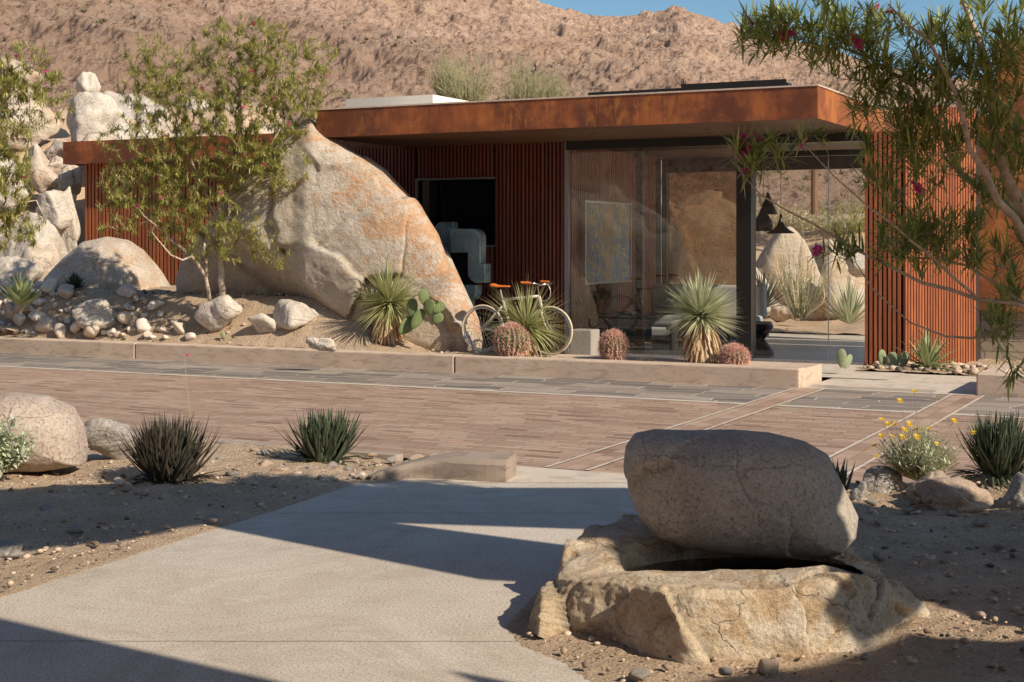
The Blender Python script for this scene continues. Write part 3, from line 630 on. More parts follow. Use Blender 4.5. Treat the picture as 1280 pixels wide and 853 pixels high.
# ------------------------------------------------------------------ big boulder
def shear_big(x, z):
    t = (-(x+1.45)*.62-(z-.35)*.785)+.0; t = np.maximum(t, 0)
    return np.minimum(t*1.6, .9)+np.clip(-x-.3, 0, 1.6)*.4-np.clip(x+.5, 0, 3)*.32+np.clip(z, 0, 2)*.04
bigp = [(222, 372), (221, 345), (232, 318), (262, 272), (295, 232), (330, 196), (358, 163), (376, 152), (390, 150), (403, 160), (436, 184), (482, 213), (523, 254), (550, 294), (565, 328), (584, 366), (598, 398), (603, 425), (600, 446), (560, 450), (500, 440), (440, 412), (380, 385), (300, 385)]
silrock('boulder', 'huge leaning granite boulder with rust stained right edge beside the slat wall', bigp, 415, 305, 21.95, .66, M['rk_big'], 7, 3, shear_big, .04, 3.2, 1.3, fac=(26, .11, 1.0))
# pale rocks under the tree
silrock('boulder', 'pale boulder with a dark flank in front of the left slat wall', [(48, 372), (58, 348), (82, 322), (106, 302), (135, 296), (158, 300), (178, 312), (200, 338), (224, 374), (140, 385), (60, 384)], 138, 345, 25.4, .8, M['rk_white2'], 6, 12, lambda x, z: np.clip(z, -1, 1)*.5+np.clip(x-.35, 0, 2)*.8, .07, 2.2, 1.2)
boulder('round whitish boulder on the soil near the tree foot', 238, 306, 368, 415, MG(272, 410), M['rk_white'], 23, .8, 4)
boulder('small pale flat boulder, middle one right of the tree', 308, 353, 391, 417, MG(330, 414), M['rk_white'], 31, .8, 4)
boulder('whitish wedge boulder next to the huge leaning one', 338, 402, 374, 411, MG(370, 408), M['rk_white'], 37, .7, 4)
boulder('largest whitish boulder rising from the cobble heap', 91, 152, 364, 408, MG(122, 404), M['rk_white'], 44, .8, 5)
boulder('grey angular boulder at the foot of the left agave', 0, 38, 374, 402, MG(19, 400), M['rk_white2'], 47, .8, 4)
# hillside pile at the left
pile = [(0, 90, 250, 352, 27, 'broad cream boulder low at the left edge of the hillside pile', 61, 'w'), (-60, 30, 235, 330, 28, 'cream boulder cut by the left picture edge', 62, 'w'),
 (48, 92, 228, 272, 28, 'smooth white boulder resting directly beside the slat wall corner', 63, 'w'), (30, 80, 178, 242, 30, 'pale boulder behind the left willow twigs', 64, 'c'),
 (68, 163, 118, 182, 32, 'large rounded white boulder high on the hillside above the steel fascia', 65, 'w'), (97, 127, 90, 122, 33, 'upright white boulder crowning the hillside pile', 66, 'w'),
 (0, 66, 118, 180, 33, 'pale boulder on the hillside left of the large rounded one', 67, 'c'), (130, 215, 110, 170, 35, 'pale boulder half hidden behind the willow crown', 68, 'w'),
 (60, 98, 168, 196, 30.5, 'small tan boulder wedged under the large rounded one', 69, 'c'), (56, 86, 190, 214, 30, 'orange tinted small boulder left of the steel fascia', 70, 'c'),
 (-40, 36, 180, 250, 30, 'cream boulder in the middle of the left edge', 71, 'w'), (150, 235, 140, 190, 34, 'pale boulder seen just over the left wing roof', 72, 'c'),
 (75, 100, 205, 240, 29.5, 'grey boulder tucked behind the fascia corner', 73, 'c'), (78, 98, 260, 310, 28.2, 'narrow cream boulder touching the lower slats', 74, 'w'), (-30, 40, 95, 140, 36, 'far pale boulder above the left pile', 75, 'c'), (215, 300, 120, 190, 36, 'pale boulder behind the middle of the willow crown', 76, 'w'), (20, 70, 290, 345, 26.6, 'cream boulder behind the left agave', 77, 'c')]
pile += [(66, 98, 228, 300, 28.4, 'tall narrow white boulder squeezed against the slat wall', 86, 'w'), (-20, 50, 60, 110, 37, 'far cream boulder near the top of the left edge', 78, 'c'), (158, 200, 150, 190, 32, 'angular pale boulder just above the left wing roof edge', 79, 'w'), (50, 100, 235, 262, 28.6, 'flat white boulder lying on the smooth one by the slats', 80, 'c'), (90, 160, 165, 190, 31, 'long pale boulder lying on the left wing roof line', 82, 'c'), (-20, 50, 320, 370, 25.5, 'cream boulder behind the broad leaved agave', 84, 'w'), (250, 350, 130, 185, 36, 'far pale boulder behind the willow crown top', 85, 'c')]
for x0, x1, y0, y1, d, lb, sd_, k in pile:
    ex = (x1-x0)*.09; ey = (y1-y0)*.1; x0 -= ex; x1 += ex; y1 += ey*2
    boulder(lb, x0, x1, y0, y1, d, M['rk_white'] if k == 'w' else M['rk_white2'], sd_, .9, 5 if x1-x0 > 60 else 4, sink=.2, planes=10, pw=18, disp=.16, group='boulders piled on the hillside')
# ground under the pile
xs, ys = np.meshgrid(np.linspace(-11, -4.5, 90), np.linspace(23.2, 40, 110)); wx, wy = cam2w(xs, ys)
q = np.stack([xs.ravel(), ys.ravel(), 0*xs.ravel()], 1)
zz = .3+sm(24, 38, ys)*5.0*(1-sm(-6.5, -4.6, xs))+(fbm(q*1.2, 4, 5)*.35).reshape(xs.shape)
zz = np.where((wy > 21.35) & (wx > -20.45) & (wy < 26.1), -.1, zz)
struct(grid('hillside', wx, wy, zz, M['soil_far']))
# cobble heap
cg = 'pale cobbles heaped behind the kerb'; cnt = 0; placed = []
adj = ['grey', 'cream']
cm = [rockmesh(3, (1, .8, .75), 200+i, 10, 8, .08) for i in range(8)]
cme = []
for i, (v, f) in enumerate(cm):
    for m_ in ('rk_cob', 'rk_cob2'):
        me = bpy.data.meshes.new('cobble'); me.from_pydata(v.tolist(), [], f); me.materials.append(M[m_]); me.polygons.foreach_set('use_smooth', [True]*len(me.polygons)); cme.append(me)
tries = 0
while cnt < 120 and tries < 6000:
    tries += 1
    px = random.uniform(-5, 245)**1.0; y = random.uniform(17.3, 18.35); 
    if px > 150 and y > 17.3+.9*(245-px)/95: continue
    r = (px-640)/F; d = y/(SA*r+CA); w = W(r*d, d); s = random.choice([.12, .16, .2, .25, .32]) if cnt > 14 else random.uniform(.3, .4)
    if 86 < px < 158 and y > 17.42: continue
    if cnt > 0 and any((w.x-a)**2+(w.y-b)**2 < (.40*(s+c))**2 for a, b, c in placed): continue
    placed.append((w.x, w.y, s)); o = bpy.data.objects.new('cobble', random.choice(cme)); COL.objects.link(o)
    o.location = (w.x, w.y, mz(w.x, w.y)+s*.2); o.scale = (s*random.uniform(.9, 1.3), s, s*random.uniform(.8, 1.1)); o.rotation_euler = (random.uniform(-.4, .4), random.uniform(-.4, .4), random.uniform(0, 6.3))
    tag(o, 'rounded pale stone in the cobble heap behind the left kerb', 'cobble', cg); cnt += 1
# small rocks scattered on soil
def scatter(name, label, group, pts, smin, smax, mats, zf):
    for X, Y in pts:
        s = random.uniform(smin, smax); i = random.randrange(len(cm)); me = bpy.data.meshes.get(name+str(i)) 
        if me is None:
            me = bpy.data.meshes.new(name+str(i)); me.from_pydata(cm[i][0].tolist(), [], cm[i][1]); me.materials.append(M[mats[i % len(mats)]]); me.polygons.foreach_set('use_smooth', [True]*len(me.polygons))
        o = bpy.data.objects.new(name, me); COL.objects.link(o); w = W(X, Y); o.location = (w.x, w.y, zf(X, Y)+s*.12); o.scale = (s*1.2, s, s*.75); o.rotation_euler = (random.uniform(-.3, .3), 0, random.uniform(0, 6.3))
        tag(o, label, 'rock', group)
def pxs(lst): 
    r = []
    for x, y in lst: d = F*(CAMH-.03)/(y-305); r.append(((x-640)/F*d, d))
    return r
scatter('loose_rock', 'small loose rock on the sandy soil left of the footpath', 'loose rocks left of the footpath', pxs([(296, 588), (288, 595), (330, 568), (345, 572), (318, 565), (305, 602), (268, 652), (150, 604), (160, 612), (145, 608), (180, 618), (450, 595), (470, 578), (490, 576), (508, 580), (520, 574), (350, 590), (372, 592), (120, 560), (60, 640), (205, 622), (275, 575), (333, 583), (415, 583), (455, 583), (435, 588), (400, 598), (20, 695), (95, 665), (385, 588), (540, 572), (465, 570)]), .05, .14, ['rk_tan', 'rk_grey', 'rk_cob2'], lambda X, Y: .03)
scatter('loose_rock', 'small loose rock on the shaded soil right of the stone basin', 'loose rocks right of the basin', pxs([(1190, 655), (1100, 700), (1225, 665), (1150, 640), (1205, 668), (1090, 640), (1075, 655), (1250, 690), (960, 838), (1100, 660), (1080, 822), (1245, 740), (800, 846), (905, 842), (1135, 650)]), .04, .11, ['rk_grey', 'rk_tan', 'rk_pink'], fz)
# gravel as stuff
gv, gf = ico(1); GV = []; GF = []; 
def gravel_at(x, y, z, s):
    n = len(GV); v = gv*np.array([s*random.uniform(.8, 1.3), s*random.uniform(.8, 1.2), s*.6])+RNG.normal(size=gv.shape)*s*.12+np.array([x, y, z]); GV.extend(v.tolist()); GF.extend([tuple(n+i for i in f) for f in gf])
for _ in range(6500):
    X = random.uniform(-5, 5); Y = random.uniform(5.2, 11.3)
    if sdpoly(np.array([X]), np.array([Y]), PATH)[0] < .02: continue
    w = W(X, Y)
    if w.y > 9.95 or (Y > 10.2 and -.6 < X < 2.3): continue
    gravel_at(w.x, w.y, fz(X, Y)-.0, random.choice([.004, .005, .006, .008, .011, .018])*1.15)
for _ in range(700):
    x = random.uniform(-22, -8); y = random.uniform(17.25, 19.2); gravel_at(x, y, mz(x, y)+.01, random.choice([.01, .015, .025, .035]))
for _ in range(260):
    x = random.uniform(-4.6, -1.5); y = random.uniform(19.5, 20.6); gravel_at(x, y, .05, random.choice([.02, .03, .05, .07]))
t = NT('mixed_gravel'); r_ = t.geo('Random Per Island'); M['grav'] = t.bsdf(t.ramp(r_, [(0.0, (.10, .08, .065)), (.3, (.28, .21, .15)), (.6, (.5, .38, .27)), (1.0, (.56, .46, .36))]), .9, 0, None, .2)
me_o = objmesh('gravel', GV, GF, M['grav']); me_o['kind'] = 'stuff'
# ------------------------------------------------------------------ balanced boulder on its basin
fb = [(782, 585), (784, 560), (795, 544), (820, 539), (870, 541), (920, 540), (965, 543), (1005, 553), (1032, 568), (1046, 592), (1058, 618), (1069, 642), (1066, 668), (1050, 686), (1010, 693), (955, 692), (900, 688), (850, 680), (818, 668), (798, 645), (786, 615)]
silrock('boulder', 'large smooth brown grey boulder balanced on top of the stone basin', fb, 925, 618, 7.15, .36, M['rk_pink'], 7, 8, lambda x, z: np.clip(z, -1, 1)*.10+np.clip(x-.34, 0, 1)*.55, .03, 2.6, 3.2, fac=(14, .05, .3))
# basin
ctr = (1.02, 6.88)
ob = [(.17, 6.52, .20), (.40, 6.20, .27), (.66, 5.86, .30), (.70, 5.84, .30), (1.05, 5.93, .29), (1.36, 6.04, .31), (1.66, 6.34, .25), (1.82, 6.55, .14), (1.77, 7.0, .18), (1.68, 7.4, .24), (1.3, 7.72, .30), (.9, 7.78, .32), (.5, 7.55, .32), (.27, 7.2, .28), (.19, 6.85, .23)]
NA = 520; pa = np.array([math.atan2(y-ctr[1], x-ctr[0]) for x, y, z in ob]); pr = np.array([math.hypot(x-ctr[0], y-ctr[1]) for x, y, z in ob]); pz = np.array([z for x, y, z in ob])
oi = np.argsort(pa); pa, pr, pz = pa[oi], pr[oi], pz[oi]
def per(a, v): return np.interp(a, np.concatenate([pa-2*math.pi, pa, pa+2*math.pi]), np.concatenate([v]*3))
th = np.linspace(-math.pi, math.pi, NA, endpoint=False); Ro = per(th, pr); Zo = per(th, pz)
# inner hole: ellipse
def hole(a, rx_, ry_, cx_, cy_):
    hx = cx_+rx_*np.cos(a)-ctr[0]; hy = cy_+ry_*np.sin(a)-ctr[1]; return hx, hy
prof = [(-.01, -.2), (0, -.05), (.012, .15), (.03, .35), (.05, .55), (.075, .75), (.10, .93), (.15, 1.0), (.30, 1.0)]
rings = []
for k, (ins, zf_) in enumerate(prof):
    rr_ = Ro*(1-ins*(.75 if k < 8 else .9)); rings.append((ctr[0]+rr_*np.cos(th), ctr[1]+rr_*np.sin(th), Zo*zf_))
hx, hy = hole(th, .62, .40, 1.12, 6.82); topR = (rings[-1][0], rings[-1][1])
for t_ in (.25, .5, .75, 1.0): rings.append((topR[0]*(1-t_)+(ctr[0]+hx)*t_, topR[1]*(1-t_)+(ctr[1]+hy)*t_, Zo*(1-.08*t_)))
for sc_, zf_ in ((.97, .55), (.9, .25), (.75, .08), (.4, .03), (.02, .02)):
    hx2, hy2 = hole(th, .62*sc_, .40*sc_, 1.12, 6.82); rings.append((ctr[0]+hx2, ctr[1]+hy2, np.full(NA, .24*zf_-.02)))
# densify rings
RX = np.array([r[0] for r in rings]); RY_ = np.array([r[1] for r in rings]); RZ = np.array([r[2] for r in rings])
k0 = np.arange(len(rings)); k1 = np.linspace(0, len(rings)-1, 150)
RX = np.array([np.interp(k1, k0, RX[:, j]) for j in range(NA)]).T; RY_ = np.array([np.interp(k1, k0, RY_[:, j]) for j in range(NA)]).T; RZ = np.array([np.interp(k1, k0, RZ[:, j]) for j in range(NA)]).T
v = np.stack([RX.ravel(), RY_.ravel(), RZ.ravel()], 1)
dirn = np.stack([np.tile(np.cos(th), 150), np.tile(np.sin(th), 150), np.full(150*NA, .45)], 1)
wgt = np.repeat(np.clip(1-(k1-11)/3, 0.12, 1), NA)
v = v+dirn*((fbm(v*2.2, 91, 3))*.05*wgt+np.abs(fbm(v*np.array([5.5, 5.5, 2.2]), 95, 5, .62))*-.03*wgt+(fbm(v*16, 77, 4, .7))*.014*wgt)[:, None]
fq = facet(v-np.array([ctr[0], ctr[1], 0]), 12, 60, .15, .25); v = v+dirn*(fq*wgt)[:, None]; v[:, 2] += fbm(v*4, 33, 3)*.02*np.clip(wgt, .4, 1)
v = v-np.array([ctr[0], ctr[1], 0]); f = [(i*NA+j, i*NA+(j+1) % NA, (i+1)*NA+(j+1) % NA, (i+1)*NA+j) for i in range(149) for j in range(NA)]
o = objmesh('stone_basin', v, f, M['rk_base']); o.location = W(ctr[0], ctr[1]); o.rotation_euler.z = A
tag(o, 'rough cream and ochre stone basin hollowed out beneath the balanced boulder', 'stone basin')
t = NT('still_water'); M['water'] = t.bsdf((.02, .022, .02), .03, 0, t.bump(t.noise(6, 2), .03, .01), .5)
mb = MB(); a = [W(1.12+.56*math.cos(i/32*6.283), 6.82+.37*math.sin(i/32*6.283), .165) for i in range(32)]; mb.add(a, [tuple(range(32))]); struct(mb.build('water', M['water']))
# ------------------------------------------------------------------ foreground boulders
silrock('boulder', 'mottled tan granite boulder at the left edge of the drive', [(-30, 585), (-28, 520), (-10, 495), (15, 491), (55, 496), (88, 510), (101, 532), (106, 560), (104, 580), (60, 588), (10, 590)], 38, 545, 10.8, .34, rock('mottled_pink_granite', (.40, .30, .24), (.56, .46, .38), spk=.65, sc=2, bump=.7, fine=44), 6, 21, None, .05, 2.6, 3)
boulder('dark speckled rounded boulder beside the mottled tan one', 97, 173, 513, 572, 11.4, M['rk_grey'], 108, .8, 5, planes=9, pw=5)
boulder('tan two lobed boulder under the yellow flowers, larger lobe', 1132, 1236, 596, 651, 9.0, M['rk_tan'], 114, .8, 5, planes=9, pw=5, disp=.1)
boulder('small tan boulder leaning behind the two lobed one', 1122, 1190, 588, 630, 9.25, M['rk_tan'], 118, .8, 5, planes=9, pw=5)
boulder('speckled grey boulder cut by the right picture edge', 1236, 1345, 574, 664, 8.9, M['rk_grey'], 121, .8, 5, planes=9, pw=5)
boulder('speckled grey boulder left of the yellow flower bush', 1067, 1135, 572, 622, 9.6, M['rk_grey'], 127, .8, 5, planes=9, pw=5)
boulder('low grey rock between the basin and the flower bush', 1062, 1092, 600, 630, 9.3, M['rk_grey'], 131, .8, 4)
boulder('flat brown boulder in the shade at the right edge', 1200, 1285, 588, 615, 9.7, M['rk_pink'], 133, .8, 4)
boulder('flat dark rock at the lower left edge', -20, 28, 676, 700, 8.0, M['rk_grey'], 137, .8, 4)
# hillside rock mass left of the frame (seen mirrored in the glass)
v, f = rockmesh(6, (11, 6.5, 10.5), 152, 10, 7, .08); tag(objmesh('boulder', v, f, M['rk_white2'], (-16.6, 5.6, -.2)), 'massive stained boulder left of the picture, mirrored in the glass front', 'boulder')
# ------------------------------------------------------------------ trees
def make_tree(name, label, base, limbs, blobs, ntw, leafmat_, leafL, leafW, nleaf, seed, droop=.5, flowers=(), fsize=.03, trad=.0032, spread=.5, extra=()):
    rnd = random.Random(seed); root = thing(name, label, 'tree', base); nodes = []; par = []; bark = MB(); lf = MB()
    for pl, rads in limbs:
        pts = []; rs = []
        for i in range(len(pl)-1):
            a, b = Vector(pl[i]), Vector(pl[i+1]); n = max(1, int((b-a).length/.12))
            for k in range(n): 
                t = k/n; pts.append(a.lerp(b, t)); rs.append(rads[i]*(1-t)+rads[i+1]*t)
        pts.append(Vector(pl[-1])); rs.append(rads[-1])
        jp = [p+Vector((rnd.uniform(-1, 1), rnd.uniform(-1, 1), rnd.uniform(-1, 1)))*.012*(0 if i == 0 else 1) for i, p in enumerate(pts)]
        bark.tube(jp, rs, 8); nodes += [tuple(p) for p in jp]
    N = np.array(nodes); tg = []
    tot = sum(b[2] for b in blobs)
    for c, rr_, wt in blobs:
        for _ in range(int(ntw*wt/tot)):
            d = Vector((rnd.gauss(0, 1), rnd.gauss(0, 1), rnd.gauss(0, 1))).normalized()*(rnd.random()**.45); tg.append(Vector(c)+Vector((d.x*rr_[0], d.y*rr_[1], d.z*rr_[2])))
    dd = [np.min(np.sum((N-np.array(p))**2, 1)) for p in tg]; order = sorted(range(len(tg)), key=lambda i: dd[i]); twigs = []
    buf = np.zeros((len(N)+len(tg)*40, 3)); buf[:len(N)] = N; nb = len(N)
    for i in order:
        p = tg[i]; e = buf[:nb]-np.array(p); ds = np.sum(e*e, 1)+np.maximum(0, e[:, 2])*.6; j = int(np.argmin(ds)); a = Vector(buf[j]); L = (p-a).length
        if L < .05: continue
        n = max(2, min(30, int(L/.1))); pts = [a]; bow = Vector((rnd.uniform(-.1, .1), rnd.uniform(-.1, .1), rnd.uniform(0, .18)))*L
        for k in range(1, n+1):
            t = k/n; pts.append(a.lerp(p, t)+bow*math.sin(t*math.pi)*.8+Vector((rnd.uniform(-1, 1), rnd.uniform(-1, 1), rnd.uniform(-1, 1)))*.008)
        r0 = trad*(1+min(L, 1.6)*1.6); bark.tube(pts, [r0*(1-.7*k/n) for k in range(n+1)], 4, False)
        for q_ in pts[1:]: buf[nb] = q_; nb += 1
        twigs.append(pts)
    for pts in twigs+[list(map(Vector, e)) for e in extra]:
        n = len(pts); tot_ = sum((pts[k+1]-pts[k]).length for k in range(n-1)); use = min(tot_, spread)
        for _ in range(nleaf):
            s = tot_-rnd.random()*use; k = 0; acc = 0
            while k < n-2 and acc+(pts[k+1]-pts[k]).length < s: acc += (pts[k+1]-pts[k]).length; k += 1
            seg = pts[k+1]-pts[k]; p = pts[k]+seg*min(1, max(0, (s-acc)/max(1e-4, seg.length))); ax = seg.normalized()
            d = (Vector((rnd.gauss(0, 1), rnd.gauss(0, 1), rnd.gauss(0, .8))).normalized()+ax*.9+Vector((0, 0, .1))).normalized()
            L = leafL*rnd.uniform(.55, 1.2); lf.blade(p, d, L, leafW*rnd.uniform(.7, 1.2), droop*rnd.uniform(.2, 1.4), prof=[.3, 1, .75, 0])
    bark.build('trunk', M['bark'], root, True); lf.build('crown', leafmat_, root)
    fm = None
    tips = [t_[-1] for t_ in twigs]
    for p in flowers:
        p = min(tips, key=lambda q_: (q_-Vector(p)).length)
        if fm is None:
            b = MB()
            for c_ in range(3):
                o_ = Vector((rnd.uniform(-1, 1), rnd.uniform(-1, 1), rnd.uniform(-1, 1)))*fsize*.7; ax = Vector((rnd.uniform(-1, 1), rnd.uniform(-1, 1), rnd.uniform(-.3, 1))).normalized()
                for j in range(6):
                    dv_ = (Vector((math.cos(j*1.05), math.sin(j*1.05), .35))+ax*.5).normalized(); b.blade(o_, dv_, fsize*1.1, fsize*.8, .6, prof=[.4, 1, .9, .4])
            me = bpy.data.meshes.new('flower'); me.from_pydata([tuple(q_) for q_ in b.v], [], b.f); me.materials.append(M['flower']); fm = me
        o = bpy.data.objects.new('flower', fm); COL.objects.link(o); o.parent = root; o.location = Vector(p)-Vector(base); o.rotation_euler = (rnd.uniform(-1, 1), rnd.uniform(-1, 1), rnd.uniform(0, 6)); s = rnd.uniform(.7, 1.2); o.scale = (s, s, s)
    return root, twigs
# central desert willow
D1 = 21.75
def T1(px, py, dd=0): return P(px, py, D1+dd)
b0 = T1(276, 372)
limbs = [([T1(278, 374), T1(276, 330), T1(279, 285), T1(288, 250), T1(296, 215), T1(302, 170), T1(300, 120), T1(310, 70)], [.055, .045, .04, .03, .024, .018, .012, .006]),
         ([T1(279, 285), T1(262, 255, .1), T1(245, 215, .2), T1(225, 165, .3), T1(205, 110, .3)], [.03, .026, .02, .013, .006]),
         ([T1(288, 250), T1(320, 215, -.2), T1(345, 170, -.3), T1(372, 120, -.3), T1(395, 75, -.3)], [.026, .02, .016, .011, .005]),
         ([T1(262, 376), T1(258, 345, -.1), T1(240, 320, -.3), T1(215, 300, -.3), T1(180, 270, -.3), T1(145, 235, -.2)], [.03, .026, .022, .017, .012, .006]),
         ([T1(258, 345, -.1), T1(255, 300, .1), T1(235, 255, .3), T1(200, 200, .5), T1(170, 150, .4)], [.026, .022, .018, .012, .006]),
         ([T1(240, 320, -.3), T1(228, 325, -.4), T1(212, 318, -.5), T1(190, 290, -.5)], [.016, .014, .012, .006])]
def E(px, py, rx_, rz_, ry_=None, dd=0, w=1, TT=T1, D=D1):
    return (TT(px, py, dd), (rx_/F*D, (ry_ or rx_)/F*D*.8, rz_/F*D), w)
blobs = [E(270, 150, 125, 95, 80, 0, 5), E(190, 200, 80, 90, 70, 0, 2.4), E(235, 265, 75, 55, 60, -.2, 1.7), E(350, 130, 70, 75, 60, 0, 1.6), E(300, 60, 80, 45, 50, 0, 1.4), E(330, 210, 70, 40, 40, -.4, .9), E(190, 95, 60, 55, 50, 0, .9), E(395, 100, 35, 60, 40, -.2, .6), E(280, 300, 60, 40, 40, -.3, .5), E(150, 255, 35, 50, 40, -.2, .45), E(330, 305, 40, 35, 30, -.5, .2)]
fl = [T1(random.gauss(275, 75), random.gauss(150, 75), random.uniform(-1.2, -.2)) for _ in range(58)]
make_tree('desert_willow', 'feathery olive green desert willow with pink blossom in front of the huge boulder', b0, limbs, blobs, 1900, M['leaf_c'], .10, .012, 40, 5, .5, fl[:34], .024)
# left willow, trunk out of frame
def T2(px, py, dd=0): return P(px, py, 20.5+dd)
b1 = T2(-95, 385); b1.z = .6
limbs = [([b1, T2(-90, 300), T2(-70, 240), T2(-35, 190), T2(5, 130), T2(40, 80)], [.06, .05, .04, .03, .018, .006]), ([T2(-90, 300), T2(-50, 275), T2(0, 262), T2(45, 250), T2(58, 275)], [.03, .024, .018, .01, .004]), ([T2(-70, 240), T2(-75, 150), T2(-60, 70)], [.03, .02, .006])]
blobs = [E(-10, 150, 80, 80, 60, 0, 2.6, T2, 20.5), E(0, 230, 62, 60, 50, 0, 1.6, T2, 20.5), E(10, 285, 50, 32, 40, 0, .8, T2, 20.5), E(30, 100, 60, 50, 40, 0, .8, T2, 20.5), E(-70, 160, 60, 110, 60, 0, 1.2, T2, 20.5), E(70, 120, 30, 40, 30, 0, .2, T2, 20.5)]
fl = [T2(random.uniform(-40, 85), random.uniform(50, 250), random.uniform(-.8, -.1)) for _ in range(24)]
make_tree('desert_willow', 'desert willow reaching in from the left picture edge before the boulder pile', b1, limbs, blobs, 620, M['leaf_c'], .115, .014, 40, 9, .5, fl[:14], .024)
# right willow, near
D3 = 7.6
def T3(px, py, dd=0): return P(px, py, D3+dd)
b2 = T3(1470, 700); b2.z = 0
limbs = [([b2, T3(1450, 560), T3(1380, 400), T3(1285, 275), T3(1262, 225), T3(1243, 170), T3(1240, 110), T3(1225, 50), T3(1205, 0), T3(1195, -60)], [.06, .055, .05, .036, .03, .025, .021, .017, .012, .007]),
  ([T3(1380, 400), T3(1300, 290, .2), T3(1240, 245, .3), T3(1200, 220, .3), T3(1178, 170, .2), T3(1140, 110, .1), T3(1085, 70), T3(1020, 45)], [.04, .03, .024, .02, .016, .012, .008, .004]),
  ([T3(1380, 400), T3(1310, 340), T3(1250, 250, -.3), T3(1215, 190, -.3), T3(1195, 120, -.3), T3(1160, 50, -.2), T3(1110, 5, -.2)], [.03, .024, .019, .014, .011, .008, .004]),
  ([T3(1450, 560), T3(1370, 430, -.1), T3(1300, 388, -.1), T3(1225, 375, -.1), T3(1150, 352, -.1), T3(1080, 315, -.1), T3(1010, 275, -.1), T3(950, 245, -.1), T3(925, 215, -.1)], [.04, .02, .013, .011, .009, .0075, .006, .004, .003]),
  ([T3(1225, 375, -.1), T3(1160, 318, -.2), T3(1090, 262, -.3), T3(1045, 222, -.3), T3(1005, 180, -.3)], [.008, .007, .006, .004, .003]),
  ([T3(1370, 430, -.1), T3(1290, 408), T3(1250, 410), T3(1217, 422), T3(1180, 420), T3(1135, 403), T3(1095, 365), T3(1072, 330), T3(1050, 320)], [.012, .009, .008, .0065, .0055, .0045, .004, .003, .002]),
  ([T3(1370, 430, -.1), T3(1310, 395), T3(1270, 375), T3(1210, 330), T3(1160, 325), T3(1120, 320)], [.014, .011, .009, .007, .006, .004])]
def B3(px, py, rx_, rz_, dd=0, w=1, ry_=None): return (T3(px, py, dd), (rx_/F*D3, (ry_ or max(60, rx_*.8))/F*D3, rz_/F*D3), w)
blobs = [B3(1170, 110, 100, 90, 0, 2.6), B3(1230, 60, 90, 80, 0, 1.6), B3(1090, 60, 85, 55, 0, 1.2), B3(1020, 35, 90, 42, 0, 1.3), B3(1130, 200, 60, 60, 0, .9), B3(1180, 300, 95, 38, 0, 1.3), B3(1130, 290, 45, 30, -.1, .5), B3(1240, 200, 60, 80, .1, 1.1), B3(1285, 130, 45, 120, 0, .7), B3(945, 195, 34, 26, -.2, .6, 30), B3(1070, 315, 55, 20, -.1, .3, 30), B3(1256, 390, 26, 45, 0, .4), B3(1262, 330, 40, 50, 0, .5), B3(960, 40, 55, 30, 0, .6), B3(1005, 180, 32, 16, -.2, .2, 20), B3(1100, 140, 50, 40, 0, .6), B3(1262, 470, 12, 22, .1, .08)]
fl = [T3(x, y, -.1) for x, y in [(931, 191), (997, 165), (921, 170), (915, 215), (936, 182), (1001, 43), (1003, 48), (1012, 276), (937, 18), (1080, 3), (1062, 52), (1151, 237), (1065, 48), (1120, 4), (944, 192), (925, 165)]]
make_tree('desert_willow', 'near dark green willow overhanging from the right with long bare hanging branches', b2, limbs, blobs, 700, M['leaf_r'], .135, .012, 20, 14, .18, fl, .034, .0022, .36)
# pale shrubs on the slope behind the roof
def shrub(name, label, c, w, h, n, mat, L, lw, seed, cat='shrub', group=None):
    rnd = random.Random(seed); root = thing(name, label, cat, c, group); tw = MB(); lf = MB(); c = Vector(c)
    for _ in range(n):
        a = rnd.uniform(0, 6.283); r_ = rnd.random()**.6; tip = c+Vector((math.cos(a)*r_*w/2, math.sin(a)*r_*w/2, h*(.35+.65*rnd.random())*(1-.45*r_*r_))); base = c+Vector((math.cos(a), math.sin(a), 0))*.06*w
        mid = base.lerp(tip, .5)+Vector((rnd.uniform(-1, 1), rnd.uniform(-1, 1), rnd.uniform(-.3, 1)))*.06*w
        pts = [base, mid, tip]; tw.tube(pts, [.006*h+.001, .004*h, .0015*h], 3, False)
        for _k in range(16):
            t = .25+.75*rnd.random(); p = base.lerp(mid, t*2) if t < .5 else mid.lerp(tip, t*2-1)
            d = Vector((rnd.gauss(0, 1), rnd.gauss(0, 1), rnd.gauss(.4, .8))).normalized(); lf.blade(p, d, L*rnd.uniform(.5, 1.2), lw, .3, prof=[.4, 1, 0])
    tw.build('stems', M['stalk'], root); lf.build('foliage', mat, root); return root
for i, (px, py, d, w, h, lb) in enumerate([(585, 128, 46, 2.2, 1.7, 'pale green wispy shrub left of its neighbour behind the roof'), (655, 128, 48, 2.4, 1.6, 'pale green wispy shrub right of its neighbour behind the roof'), (690, 128, 52, 2.0, 1.2, 'smallest pale shrub behind the roof edge'), (560, 120, 50, 1.6, 1.6, 'faint pale shrub near the white roof box')]):
    c = P(px, py, d); shrub('slope_shrub', lb, c-Vector((0, 0, .3)), w, h+.6, 160, M['pv'], .14, .02, 30+i)
